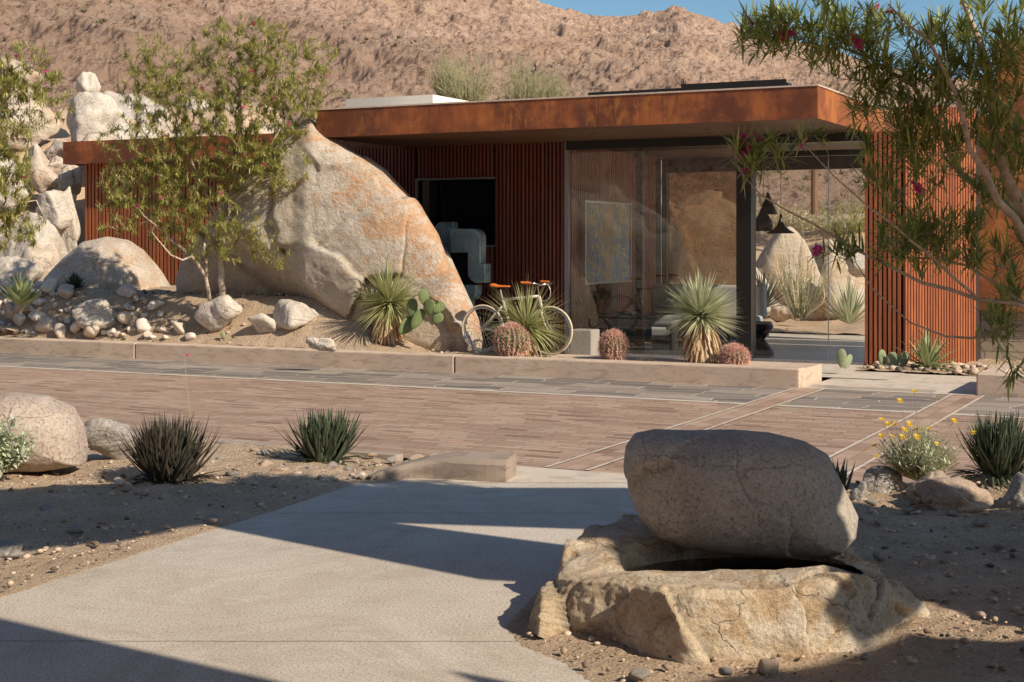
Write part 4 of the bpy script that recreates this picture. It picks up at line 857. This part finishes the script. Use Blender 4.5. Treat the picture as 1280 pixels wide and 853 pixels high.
# ------------------------------------------------------------------ yuccas
def fibo(n, zmin=-1, zmax=1):
    r = []
    for i in range(n):
        z = zmin+(zmax-zmin)*(i+.5)/n; a = i*2.39996; q = math.sqrt(max(0, 1-z*z)); r.append(Vector((q*math.cos(a), q*math.sin(a), z)))
    return r
def yucca(label, base, head, rad, n, mat, zmin=-.5, droop=.25, trunk_r=.1, w=.016, seed=1, skirt=120, skL=.4, sz=1.0):
    rnd = random.Random(seed); root = thing('yucca', label, 'yucca', base); tr_ = MB(); base = Vector(base); head = Vector(head)
    tr_.tube([base-Vector((0, 0, .1)), base.lerp(head, .5), head], [trunk_r*1.0, trunk_r*.85, trunk_r*.6], 10); tr_.build('trunk', M['skirt'], root, True)
    lf = MB()
    for d in fibo(n, zmin, 1):
        d = (d+Vector((rnd.uniform(-1, 1), rnd.uniform(-1, 1), rnd.uniform(-1, 1)))*.2).normalized(); L = rad*rnd.uniform(.74, 1.1)*(1+.09*math.sin(5*math.atan2(d.y, d.x)+seed)); L *= .6 if rnd.random() < .06 else 1
        lf.blade(head+d*.05, d, L, w*rnd.uniform(.8, 1.2), droop*rnd.uniform(.3, 1.3)*(1-max(0, d.z)*.7), prof=[.9, 1, .7, .35, 0], fold=.5)
    lf.build('leaf_rosette', mat, root)
    if skirt:
        sk = MB(); H_ = (head-base).length
        for _ in range(skirt):
            a = rnd.uniform(0, 6.283); t = rnd.uniform(.35, 1); p = base.lerp(head, t)+Vector((math.cos(a), math.sin(a), 0))*trunk_r*.7; L = min(skL, (p.z-base.z)*1.0+.02)*rnd.uniform(.6, 1)
            sk.blade(p, (math.cos(a)*.55, math.sin(a)*.55, -.75), L, w*1.3, .5, prof=[.7, 1, .8, .4])
        sk.build('dead_leaf_skirt', M['skirt'], root)
    return root
yucca('grey green ball headed yucca with tan leaf skirt in front of the glass', PY(877, 458, 17.55), PY(876, 394, 17.55), .52, 720, M['yucca'], -.48, .05, .13, .024, 2, 230, .42)
yucca('shaggy yucca in front of the huge boulder\'s right half', PY(482, 434, 17.75), PY(487, 380, 17.75), .64, 480, M['yucca_g'], -.5, .4, .14, .022, 3, 220, .45)
yucca('low sprawling yucca growing in front of the bicycle', PY(657, 446, 17.72), PY(657, 412, 17.72), .70, 330, M['yucca_g'], -.3, .75, .12, .021, 4, 60, .3)
# barrel cacti
def barrel(label, px, py0, py1, y, wpx, seed):
    d = PY(px, 400, y); dep = y/(SA*(px-640)/F+CA); r_ = wpx/2/F*dep; h = (py1-py0)/F*dep; c = PY(px, py1, y); root = thing('barrel_cactus', label, 'cactus', c, 'barrel cacti along the kerb')
    rnd = random.Random(seed); nr = 20; b = MB(); vs = []; nu = nr*4; nv = 16
    for i in range(nv+1):
        ph = -math.pi/2+math.pi*i/nv
        for j in range(nu):
            a = 2*math.pi*j/nu; rr_ = 1+.07*math.cos(a*nr); vs.append((c.x+r_*rr_*math.cos(ph)*math.cos(a)*.9, c.y+r_*rr_*math.cos(ph)*math.sin(a)*.9, c.z+h/2+h/2*math.sin(ph)*.93))
    b.add(vs, [(i*nu+j, i*nu+(j+1) % nu, (i+1)*nu+(j+1) % nu, (i+1)*nu+j) for i in range(nv) for j in range(nu)]); b.build('body', M['barrel'], root, True)
    s = MB()
    for k in range(nr):
        a = 2*math.pi*k/nr
        for i in range(13):
            ph = -1.0+2.5*i/12; n_ = Vector((math.cos(ph)*math.cos(a), math.cos(ph)*math.sin(a), math.sin(ph))); p = Vector((c.x+r_*.96*n_.x, c.y+r_*.96*n_.y, c.z+h/2+h/2*.95*n_.z))
            for q_ in range(14):
                dd = (n_*.8+Vector((rnd.uniform(-1, 1), rnd.uniform(-1, 1), rnd.uniform(-1, 1)))).normalized(); s.blade(p, dd, rnd.uniform(.04, .085), .009, .1, prof=[1, .7, 0])
    s.build('spines', M['spine'], root); return root
barrel('brownish barrel cactus below the sprawling yucca', 639, 407, 447, 17.28, 46, 1)
barrel('round pink spined barrel cactus by the stone block', 767, 416, 452, 17.45, 36, 2)
barrel('low pink spined barrel cactus at the foot of the black column', 918, 434, 460, 17.4, 36, 3)
# agaves / aloes
def agave(name, label, c, n, L, w, mat, up=.5, seed=1, droop=.1, cat='agave', incurve=-.3, group=None):
    rnd = random.Random(seed); root = thing(name, label, cat, c, group); lf = MB(); c = Vector(c)
    for i in range(n):
        t = i/n; el = up+(1.45-up)*(t**.8) if n else 0; a = i*2.39996+rnd.uniform(-.2, .2); d = Vector((math.cos(a)*math.cos(el), math.sin(a)*math.cos(el), math.sin(el)))
        lf.blade(c+Vector((math.cos(a), math.sin(a), 0))*w*.5*(1-t), d, L*rnd.uniform(.8, 1.05)*(.8+.2*t), w, droop+incurve*(1-t), prof=[.75, 1, .95, .65, .3, 0], fold=.45)
    lf.build('leaf_rosette', mat, root); return root
agave('agave', 'broad leaved green agave at the left edge above the cobbles', P(27, 382, 23.0), 38, .56, .13, M['agave'], .3, 1)
agave('agave', 'small dark green agave in front of the pale boulder', P(93, 361, 24.2), 60, .32, .05, M['aloe'], .1, 2)
agave('agave', 'yellow green agave before the sunlit slats at the right', PY(1160, 461, 19.9), 46, .60, .06, M['agave'], .15, 3, .35, incurve=0)
def clump(name, label, c, w, h, n, mat, seed, bw=.02, cat='aloe'):
    rnd = random.Random(seed); root = thing(name, label, cat, c); lf = MB(); c = Vector(c); heads = max(5, n//22)
    for k in range(heads):
        a = rnd.uniform(0, 6.283); r_ = rnd.random()**.5*w*.33; hc = c+Vector((math.cos(a)*r_, math.sin(a)*r_, 0)); out = Vector((math.cos(a), math.sin(a), 0))*(r_/(w*.4))
        for i in range(n//heads):
            el = rnd.uniform(.6, 1.5); b_ = rnd.uniform(0, 6.283); d = Vector((math.cos(b_)*math.cos(el), math.sin(b_)*math.cos(el), math.sin(el)))+out*.25
            lf.blade(hc+Vector((rnd.uniform(-1, 1), rnd.uniform(-1, 1), 0))*.02, d, h*rnd.uniform(.6, 1.08), bw*rnd.uniform(.7, 1.1), -rnd.uniform(.2, .8), prof=[.9, 1, .8, .45, 0], fold=.5)
    for _ in range(n//14):
        a = rnd.uniform(0, 6.283); lf.blade(c+Vector((math.cos(a), math.sin(a), 0))*w*.3, (math.cos(a), math.sin(a), rnd.uniform(.1, .6)), h*rnd.uniform(.4, .8), bw*.8, rnd.uniform(.3, 1.2), prof=[.9, 1, .7, .4, 0], fold=.5)
    lf.build('leaf_clump', mat, root); return root
clump('aloe', 'large dense dark aloe clump with bronze tips in the left bed', G(213, 600, .02), .40, .47, 620, M['aloe_tip'], 4, .036)
clump('aloe', 'smaller dark green aloe clump further back in the left bed', G(404, 576, .02), .36, .42, 380, M['aloe'], 6, .036)
clump('aloe', 'dark aloe clump behind the boulders at the right edge', P(1243, 594, 9.7), .42, .42, 620, M['aloe'], 7, .028)
clump('aloe', 'small spiky aloe peeping out behind the balanced boulder', P(1050, 615, 8.9), .16, .22, 30, M['aloe'], 8, .022)
clump('grass_tuft', 'small dry grass tuft on the kerb below the glass', PY(808, 458, 17.4), .25, .16, 60, M['dry'], 9, .012, 'grass tuft')
clump('grass_tuft', 'thin dry grass tuft left of the low barrel cactus', PY(896, 458, 17.5), .12, .22, 20, M['dry'], 10, .01, 'grass tuft')
shrub('brittlebush', 'silvery green leafy bush at the left edge by the tan boulder', P(5, 590, 10.2)+Vector((0, 0, 0)), .46, .46, 90, M['silver'], .055, .026, 51)
# red flower wand
wd = thing('flower_wand', 'thin dry flower stalk with a red tip rising from the large aloe', 'flower stalk', G(236, 590, 0)); mb = MB()
mb.tube([P(238, 520, 10.4), P(233, 480, 10.4), P(231, 448, 10.4), P(233, 443, 10.4)], [.003, .0025, .002, .002], 5); mb.build('stalk', M['stalk'], wd); mb = MB(); mb.tube([P(232, 444, 10.4), P(235, 443, 10.4), P(237, 446, 10.4)], [.005, .007, .003], 5); mb.build('flower', M['flower'], wd)
# prickly pears
def pear(label, pads, y, mat=M['pad']):
    root = thing('prickly_pear', label, 'cactus', PY(pads[0][0], pads[0][1]+pads[0][3], y))
    for i, (px, py, rx_, rz_, tilt) in enumerate(pads):
        dep = y/(SA*(px-640)/F+CA); c = PY(px, py, y+random.uniform(-.05, .05)); b = MB(); vs = []; nu, nv = 20, 12; ya = random.uniform(-.5, .5)+A
        for a_ in range(nv+1):
            ph = -math.pi/2+math.pi*a_/nv
            for j in range(nu):
                th_ = 2*math.pi*j/nu; x = rx_/F*dep*math.cos(ph)*math.cos(th_); yy = .022*math.cos(ph)*math.sin(th_); z = rz_/F*dep*math.sin(ph); x *= (1+.18*math.sin(ph))
                x, z = x*math.cos(tilt)+z*math.sin(tilt), -x*math.sin(tilt)+z*math.cos(tilt)
                vs.append((c.x+x*math.cos(ya)-yy*math.sin(ya), c.y+x*math.sin(ya)+yy*math.cos(ya), c.z+z))
        b.add(vs, [(k*nu+j, k*nu+(j+1) % nu, (k+1)*nu+(j+1) % nu, (k+1)*nu+j) for k in range(nv) for j in range(nu)]); b.build('pad', mat, root, True)
    return root
pear('two padded prickly pear at the corner of the glass entry', [(1052, 448, 6, 12, 0), (1060, 452, 5, 10, .5)], 18.9)
pear('three padded prickly pear below the slats left of the agave', [(1103, 448, 6, 11, -.1), (1116, 452, 8, 12, 0), (1130, 449, 6, 10, .2)], 20.0)
pear('green prickly pear leaning right beside the shaggy yucca', [(509, 407, 9, 14, .8), (522, 399, 7, 14, .5), (537, 384, 8, 10, .1), (547, 398, 7, 8, .6), (530, 372, 7, 11, -.2), (515, 385, 7, 12, .1), (549, 385, 6, 9, .9)], 17.5, padm('green_cactus_pad', (.12, .155, .06)))
pear('tiny prickly pear seedling just behind the left kerb', [(285, 424, 4, 5, .3), (279, 419, 3, 5, -.3)], 17.35)
# fan plant lying at kerb (fuzzy light rock like plant)
boulder('flat ridged pale rock on the kerb below the shaggy yucca', 382, 424, 421, 438, 19.5, M['rk_white'], 161, .6, 4)
# yellow daisies
def daisies(label, c, w, h, n, heads, y):
    root = thing('desert_marigold', label, 'flower bush', c); rnd = random.Random(3); st = MB(); c = Vector(c); lv = MB()
    for _ in range(n):
        a = rnd.uniform(0, 6.283); r_ = rnd.random()**.5; tip = c+Vector((math.cos(a)*r_*w/2, math.sin(a)*r_*w/2, h*rnd.uniform(.45, 1)*(1-.4*r_))); m_ = c.lerp(tip, .5)+Vector((0, 0, -.02))
        st.tube([c, m_, tip], [.003, .002, .0012], 3, False)
        for _k in range(10): lv.blade(c.lerp(tip, rnd.uniform(.2, .95)), (rnd.gauss(0, 1), rnd.gauss(0, 1), rnd.gauss(.6, .6)), rnd.uniform(.02, .05), .009, .2, prof=[.5, 1, 0])
    for px, py in heads:
        p = P(px, py, y+rnd.uniform(-.12, .12)); st.tube([c+Vector((0, 0, .05)), c.lerp(p, .5)+Vector((rnd.uniform(-.03, .03), 0, -.01)), p], [.0028, .0022, .0018], 4, False)
        fl_ = MB(); tl = Vector((rnd.uniform(-.5, .5), rnd.uniform(-.8, .1), 1)).normalized()
        u_ = tl.orthogonal().normalized(); v_ = tl.cross(u_)
        for j in range(11): dd = u_*math.cos(j*.571)+v_*math.sin(j*.571)+tl*.12; fl_.blade(p, dd, .027, .014, .1, prof=[.6, 1, .9, .3])
        fl_.build('flower_head', M['yellow'], root)
    st.build('stems', M['stalk'], root); lv.build('leaves', M['silver'], root)
daisies('yellow flowered desert marigold bush behind the tan boulders', P(1148, 602, 9.6),   .54, .44, 520, [(1143, 489), (1125, 501), (1174, 500), (1102, 524), (1110, 530), (1119, 530), (1131, 537), (1147, 535), (1161, 535), (1101, 545), (1115, 545), (1093, 557), (1081, 561), (1096, 570), (1138, 560), (1172, 555), (1146, 546), (1217, 541), (1193, 526), (1137, 530), (1150, 538), (1113, 528), (1128, 546)], 9.55)
# ------------------------------------------------------------------ sculpture
def zs(x, y): return 520+x/4.49, 210+y/4.49
t = NT('green_patina_bronze'); c = t.mix(t.ramp(t.noise(2.5, 6, .65, dist=.5), [(.35, 0.0), (.65, 1.0)]), (.16, .27, .28), (.52, .66, .65)); M['patina'] = t.bsdf(c, .38, .5)
sc_ = thing('abstract_sculpture', 'dark green patinated abstract metal sculpture of rounded slabs by the window', 'sculpture', PY(575, 400, 19.6))
def slab(pts, y, th_, name='slab', mat=None):
    mb = MB(); mb.prism([PY(*zs(a, b), y) for a, b in pts], (0, th_, 0)); o = mb.build(name, mat or M['patina'], sc_); m_ = o.modifiers.new('b', 'BEVEL'); m_.width = .01; m_.segments = 2
def arc(cx, cy, r, a0, a1, n=8): return [(cx+r*math.cos(R(a0+(a1-a0)*i/n)), cy-r*math.sin(R(a0+(a1-a0)*i/n))) for i in range(n+1)]
slab([(208, 475), (208, 303)]+arc(150, 350, 47, 90, 180)+[(103, 560)], 19.75, .16)
slab([(193, 342)]+arc(310, 392, 50, 90, 0)+[(360, 538), (387, 538), (387, 646), (330, 646)]+arc(345, 590, 55, 230, 180)+[(290, 475), (193, 475)], 19.5, .2)
slab([(190, 478), (287, 478), (290, 600), (300, 640), (322, 655), (190, 655)], 19.62, .1, 'inner_slab', M['black'])
slab([(215, 657), (337, 657)]+arc(275, 690, 62, 0, -70)+[(300, 800), (215, 800)], 19.55, .2)
slab([(150, 545)]+arc(170, 600, 52, 80, -40)+[(150, 655)], 19.52, .14)
slab([(215, 801), (300, 801), (300, 900), (215, 900)], 19.6, .1, 'foot', M['black'])
a = PY(596, 398, 19.9)
for i, (px0, px1, z0, z1) in enumerate([(594, 640, .02, .42)]):
    p0 = PY(px0, 400, 20.0); p1 = PY(px1, 400, 20.0); bt = thing('stone_bench', 'low blue grey stone bench behind the bicycle against the slats', 'bench', (p0.x, 20.1, .02))
    mb = MB(); mb.box(p0.x-1.2, p1.x, 19.95, 20.38, .36, .46); mb.build('seat', plain('blue_grey_stone', (.2, .2, .2), .7, bump=.2), bt)
    for x in (p0.x-1.0, p1.x-.25): mb = MB(); mb.box(x, x+.15, 20.0, 20.33, .012, .358); mb.build('leg', M['steelgrey'], bt)
# stone block
p = PY(731, 450, 18.9); v, f = rockmesh(4, (.34, .34, .5), 301, 6, 30, .02)
mb = MB(); mb.box(p.x-.165, p.x+.165, 18.75, 19.05, .012, .50); o = mb.build('stone_block', rock('rough_grey_block', (.26, .235, .2), (.36, .33, .29), spk=.4, sc=3, fine=60), loc=(p.x, 18.9, .012)); o.modifiers.new('b', 'BEVEL').width = .012
tag(o, 'rough upright grey stone block between the bicycle wheel and the barrel cactus', 'stone block')
# ------------------------------------------------------------------ bicycle
M['cream'] = plain('cream_paint', (.66, .58, .47), .35, .1, .05); M['tyre'] = plain('cream_tyre', (.62, .52, .38), .7, 0, .05); M['saddle'] = plain('orange_leather', (.62, .16, .03), .45, 0, .1); M['chrome'] = plain('chrome', (.6, .6, .6), .2, 1, .02)
by = 18.0; bz = .19; fwx = PY(688, 420, by).x; rwx = fwx-1.03; wr = .335
bike = thing('bicycle', 'cream town bicycle with orange leather saddle and grips leaning by the bed', 'bicycle', (rwx+.5, by, bz))
def bp(x, z, y=0): return (rwx+x, by+y, bz+z)
for x in (0, 1.03):
    wm = MB(); wm.ring(bp(x, wr), wr-.015, .015); wh = wm.build('wheel', M['tyre'], bike, True)
    rm = MB(); rm.ring(bp(x, wr), wr-.045, .010); rm.build('rim', M['chrome'], wh, True)
    sp = MB()
    for k in range(28): a_ = k*2*math.pi/28; sp.tube([bp(x, wr, (.02 if k % 2 else -.02)), bp(x+(wr-.05)*math.cos(a_), wr+(wr-.05)*math.sin(a_))], .0022, 3, False)
    sp.build('spokes', M['chrome'], wh); hb = MB(); hb.tube([bp(x, wr, -.05), bp(x, wr, .05)], .02, 10); hb.build('hub', M['chrome'], wh)
fm_ = MB(); BB = bp(.45, .28); ST = bp(.31, .74); HT = bp(.86, .80); HB = bp(.90, .62)
for a_, b_, r_ in ((BB, ST, .02), (ST, HT, .02), (BB, HB, .021), (HT, HB, .024)): fm_.tube([a_, b_], r_, 10)
for s in (-.05, .05): fm_.tube([BB, bp(0, wr, s)], .012, 8); fm_.tube([bp(.33, .68), bp(0, wr, s)], .012, 8)
fm_.build('frame', M['cream'], bike, True)
fk = MB()
for s in (-.05, .05): fk.tube([HB, bp(.92, .56, s), bp(.97, .42, s), bp(1.03, wr, s)], [.016, .012, .011, .009], 8)
fk.build('fork', M['cream'], bike, True)
mb = MB(); mb.tube([ST, bp(.27, .88)], .013, 10); mb.build('seat_post', M['chrome'], bike)
mb = MB(); prof_ = [(-.13, .075, .055), (-.10, .09, .05), (-.03, .075, .035), (.05, .035, .03), (.13, .02, .025), (.15, .012, .015)]; vs = []
for x, hw, hh in prof_:
    for k in range(10): a_ = 2*math.pi*k/10; vs.append(bp(.27+x, .925+(.015 if x < -.08 else 0)+hh*.5*math.sin(a_), hw*math.cos(a_)))
mb.add(vs, [(i*10+k, i*10+(k+1) % 10, (i+1)*10+(k+1) % 10, (i+1)*10+k) for i in range(5) for k in range(10)]+[tuple(range(10))[::-1], tuple(50+k for k in range(10))]); mb.build('saddle', M['saddle'], bike, True)
mb = MB(); mb.tube([HT, bp(.84, .93), bp(.88, .95)], .011, 8); mb.build('stem', M['chrome'], bike)
hb_ = MB()
for s in (-1, 1): hb_.tube([bp(.88, .95), bp(.92, .96, s*.1), bp(.96, .97, s*.2), bp(.9, .98, s*.27), bp(.86, .985, s*.29)], .011, 8)
hb = hb_.build('handlebar', M['chrome'], bike, True)
for s in (-1, 1): g_ = MB(); g_.tube([bp(.87, .984, s*.288), bp(.74, .99, s*.31)], .018, 10); g_.build('grip', M['saddle'], hb)
cb = MB(); cb.tube([bp(.96, .96, -.12)]+[bp(.98+.10*math.cos(a_), .86+.12*math.sin(a_), -.1) for a_ in np.linspace(1.4, -2.6, 12)]+[bp(.9, .7)], .004, 5); cb.build('brake_cable', M['cream'], bike)
cr = MB(); cr.ring(bp(.45, .28, -.05), .085, .006); cr.tube([bp(.45, .28, -.06), bp(.55, .16, -.07)], .01, 6); cr.tube([bp(.45, .28, .06), bp(.35, .4, .07)], .01, 6); c_ = cr.build('crank', M['chrome'], bike)
for x, z, s in ((.55, .16, -1), (.35, .4, 1)): mb = MB(); mb.box(rwx+x-.05, rwx+x+.05, by+s*.07-(.1 if s < 0 else 0), by+s*.07+(.1 if s > 0 else 0), bz+z-.01, bz+z+.01); mb.build('pedal', M['black'], c_)
# ------------------------------------------------------------------ interior things
t = NT('abstract_painting'); v1 = t.map((1, 1.6, .9)); n1 = t.noise(3.2, 8, .7, vec=v1, dist=1.5); c = t.ramp(n1, [(.3, (.9, .70, .26)), (.43, (.85, .72, .40)), (.49, (.10, .24, .66)), (.54, (.92, .74, .32)), (.62, (.85, .62, .22)), (.7, (.35, .58, .9))])
n2 = t.ramp(t.vor(5, vec=t.map((1, 1, .6)), feature='DISTANCE_TO_EDGE'), [(.02, 1.0), (.06, 0.0)]); c = t.mix(t.math('MULTIPLY', n2, .22), c, (.07, .09, .12))
sx = t.sep(); cen = t.ramp(t.math('ADD', t.math('ABSOLUTE', sx[1]), t.math('MULTIPLY', t.noise(5, 4), .3)), [(.2, 1.0), (.32, 0.0)]); c = t.mix(t.math('MULTIPLY', cen, .8), c, (.9, .55, .3)); M['paint'] = t.bsdf(c, .7)
pt = thing('painting', 'framed abstract painting in blue ochre and orange on the slat wall indoors', 'painting', (-9.4, 22.3, 1.7))
mb = MB(); mb.box(-9.43, -9.40, 21.35, 23.25, 1.08, 2.36); o = mb.build('canvas', M['paint'], pt)
o.data.transform(Matrix.Translation((0, 0, 0)))
fr_ = MB()
for y0, y1, z0, z1 in ((21.32, 21.35, 1.05, 2.39), (23.25, 23.28, 1.05, 2.39), (21.35, 23.25, 1.05, 1.08), (21.35, 23.25, 2.36, 2.39)): fr_.box(-9.455, -9.375, y0, y1, z0, z1)
fr_.build('frame', plain('silver_frame', (.6, .56, .5), .3, .6), pt)
M['fabric'] = plain('grey_fabric', (.36, .37, .37), .9, 0, .1, 60, .2)
sf = thing('sofa', 'long light grey sofa inside behind the glass', 'sofa', (-8.2, 23.6, .03))
def cush(n, x0, x1, y0, y1, z0, z1, mat=None, par=None): mb = MB(); mb.box(x0, x1, y0, y1, z0, z1); o = mb.build(n, mat or M['fabric'], par); m_ = o.modifiers.new('b', 'BEVEL'); m_.width = .05; m_.segments = 3; return o
cush('base', -9.3, -7.2, 23.2, 24.1, .12, .3, par=sf)
for x in (-9.28, -8.25): cush('seat_cushion', x, x+1.0, 23.22, 23.9, .31, .5, par=sf); cush('back_cushion', x, x+1.0, 23.9, 24.12, .45, 1.0, par=sf)
for x in (-9.2, -7.3): mb = MB(); mb.box(x, x+.05, 23.3, 23.35, .03, .118); mb.build('leg', M['black'], sf)
ac = thing('armchair', 'dark green rounded armchair inside beside the painting', 'armchair', (-8.9, 21.6, .03)); gm = plain('dark_green_fabric', (.03, .06, .05), .8)
cush('seat', -9.2, -8.5, 21.3, 22.0, .15, .45, gm, ac); cush('backrest', -9.3, -9.15, 21.3, 22.0, .2, .95, gm, ac); cush('armrest', -9.14, -8.5, 21.15, 21.29, .2, .65, gm, ac)
st_ = thing('wood_sculpture', 'tall dark wood block sculpture on a pedestal inside the glass', 'sculpture', PY(758, 440, 21.2)); p = PY(758, 400, 21.2); wm_ = plain('dark_walnut', (.09, .045, .025), .45)
mb = MB(); mb.box(p.x-.13, p.x+.13, 21.1, 21.35, .6, 1.08); o = mb.build('block', wm_, st_); m_ = o.modifiers.new('b', 'BEVEL'); m_.width = .04; m_.segments = 3
mb = MB(); mb.box(p.x-.2, p.x+.2, 21.05, 21.4, .03, .598); mb.build('pedestal', M['blackmat'], st_)
ct = thing('coffee_table', 'low dark coffee table in front of the indoor sofa', 'table', (-7.8, 22.1, .03)); mb = MB(); mb.box(-8.2, -7.3, 21.8, 22.5, .34, .4); mb.build('table_top', M['black'], ct)
for x, y in ((-8.15, 21.85), (-7.4, 21.85), (-8.15, 22.4), (-7.4, 22.4)): mb = MB(); mb.box(x, x+.05, y, y+.05, .03, .338); mb.build('leg', M['black'], ct)
p = PY(951, 440, 21.4); sl = tag(thing('stool', '', ''), 'black hourglass shaped stool just inside the entry glass', 'stool'); sl.location = (p.x, 21.4, .03); sl['_w'] = (p.x, 21.4, .03)
mb = MB(); mb.lathe((p.x, 21.4, .03), [(.0, 0), (.19, 0), (.2, .06), (.12, .16), (.06, .24), (.12, .33), (.19, .42), (.18, .46), (0, .46)]); mb.build('body', M['black'], sl, True); mb = MB(); mb.lathe((p.x, 21.4, .5), [(.0, 0), (.17, 0), (.16, .03), (0, .03)]); mb.build('seat_pad', M['fabric'], sl, True)
def pendant(label, px, py0, py1, wpx, y, prof_):
    dep = y/(SA*(px-640)/F+CA); c = PY(px, py1, y); h = (py1-py0)/F*dep; w = wpx/2/F*dep; root = thing('pendant_lamp', label, 'pendant lamp', (c.x, c.y, c.z))
    mb = MB(); mb.lathe(c, [(a_*w, b_*h) for a_, b_ in prof_], 28); mb.build('lamp_shade', M['black'], root, True); mb = MB(); mb.tube([(c.x, c.y, c.z+h-.01), (c.x, c.y, ZS-.03)], .004, 6); mb.build('cord', M['black'], root)
    mb = MB(); mb.lathe((c.x, c.y, ZS-.04), [(0, 0), (.06, 0), (.05, .035), (0, .035)], 16); mb.build('ceiling_rose', M['black'], root)
pendant('tall narrow cone pendant lamp, upper of the two at the column', 960, 241, 268, 24, 22.6, [(.97, 0), (1, .03), (.75, .25), (.45, .55), (.25, .8), (.12, 1), (0, 1)])
pendant('rounded bowl pendant lamp hanging lowest beside the column', 954, 262, 289, 24, 22.0, [(.9, 0), (1, .25), (.95, .45), (.6, .7), (.3, .9), (.15, 1), (0, 1)])
pendant('wide flat brimmed pendant lamp hanging right of the others', 976, 268, 292, 34, 22.2, [(.97, 0), (1, .04), (.6, .2), (.3, .4), (.12, .7), (.08, 1), (0, 1)])
# ------------------------------------------------------------------ seen through the glass room
boulder('big pale boulder behind the glass room, seen left through the entry glass', 925, 1030, 282, 420, 31, M['rk_white2'], 401, .8, 5)
boulder('big pale boulder behind the glass room, seen right through the entry glass', 985, 1110, 300, 420, 32.5, M['rk_white2'], 402, .8, 5)
boulder('upright pale boulder behind the slat wing, seen through the entry glass', 1058, 1096, 315, 350, 30, M['rk_white'], 403, .8, 4)
boulder('wide shaded boulder behind the glass room, seen through the left glass', 800, 935, 200, 420, 33, M['rk_white2'], 411, .8, 5)
boulder('low pale boulder behind the glass room near the black stool', 930, 975, 330, 405, 29, M['rk_white'], 404, .8, 4)
shrub('creosote_bush', 'airy green bush on the patio seen through the entry glass', PY(1000, 398, 27.2), 1.6, 1.9, 60, M['leaf_c'], .06, .02, 61)
shrub('creosote_bush', 'olive bush on the slope far behind the glass room', P(1060, 300, 40), 2.6, 1.3, 160, M['leaf_c'], .12, .03, 62)
shrub('creosote_bush', 'straw coloured bush on the slope behind the glass room', P(985, 290, 40), 3.2, .9, 160, M['dry'], .12, .03, 63)
agave('agave', 'grey green fan of agave leaves on the patio behind the glass', PY(1062, 405, 27.0), 50, .95, .07, M['yucca'], .2, 5)
agave('agave', 'dark agave on the patio behind the glass near the stool', PY(955, 385, 26.4), 50, .8, .06, M['aloe'], .1, 6)
pl_ = thing('wooden_post', 'brown wooden post on the slope seen through the entry glass', 'post', P(1018, 262, 38)); mb = MB(); mb.tube([P(1018, 268, 38), P(1018, 150, 38)], .09, 10); mb.build('post', plain('brown_timber', (.2, .1, .05), .8), pl_)
xs, ys = np.meshgrid(np.linspace(-22, 6, 120), np.linspace(27.2, 44, 80)); q = np.stack([xs.ravel(), ys.ravel(), 0*xs.ravel()], 1)
zz = -.05+sm(30, 44, ys)*2.6+(fbm(q*.9, 4, 5)*.18).reshape(xs.shape); zz = np.where(xs < -13, np.maximum(zz, -.05), zz); struct(grid('back_yard', xs, ys, zz, M['soil_far']))
# ------------------------------------------------------------------ light, sky, camera
wd_ = bpy.data.worlds.new('World'); bpy.context.scene.world = wd_; wd_.use_nodes = True; nt = wd_.node_tree; nt.nodes.clear()
sk = nt.nodes.new('ShaderNodeTexSky'); sk.sky_type = 'NISHITA'; sk.sun_disc = False
sd3 = W(SH.x*math.cos(EL), SH.y*math.cos(EL), math.sin(EL)); sk.sun_elevation = EL; sk.sun_rotation = math.atan2(sd3.x, sd3.y); sk.altitude = 0; sk.air_density = 1.0; sk.dust_density = .9; sk.ozone_density = 2.0
bg = nt.nodes.new('ShaderNodeBackground'); bg.inputs[1].default_value = .095; ow = nt.nodes.new('ShaderNodeOutputWorld'); mx = nt.nodes.new('ShaderNodeMix'); mx.data_type = 'RGBA'; mx.blend_type = 'MULTIPLY'; mx.inputs[0].default_value = 1; mx.inputs[7].default_value = (.88, 1.1, 1.2, 1); nt.links.new(sk.outputs[0], mx.inputs[6]); nt.links.new(mx.outputs[2], bg.inputs[0]); nt.links.new(bg.outputs[0], ow.inputs[0])
L = bpy.data.lights.new('sun', 'SUN'); L.energy = 5.0; L.angle = R(.5); L.color = (1.2, 1.05, .85); lo = bpy.data.objects.new('sun', L); COL.objects.link(lo); lo.rotation_euler = (-sd3).to_track_quat('-Z', 'Y').to_euler()
cd = bpy.data.cameras.new('camera'); cd.sensor_width = 36; cd.lens = 36*F/1280; cd.shift_y = -(426.5-305)/1280; cd.clip_end = 3000; co = bpy.data.objects.new('camera', cd); COL.objects.link(co)
co.location = (0, 0, CAMH); co.rotation_euler = (R(90), 0, A); bpy.context.scene.camera = co
sc = bpy.context.scene; sc.view_settings.view_transform = 'Standard'; sc.view_settings.look = 'None'; sc.view_settings.exposure = 0
sc.cycles.transparent_max_bounces = 16
for o in bpy.data.objects:
    if '_w' in o: del o['_w']
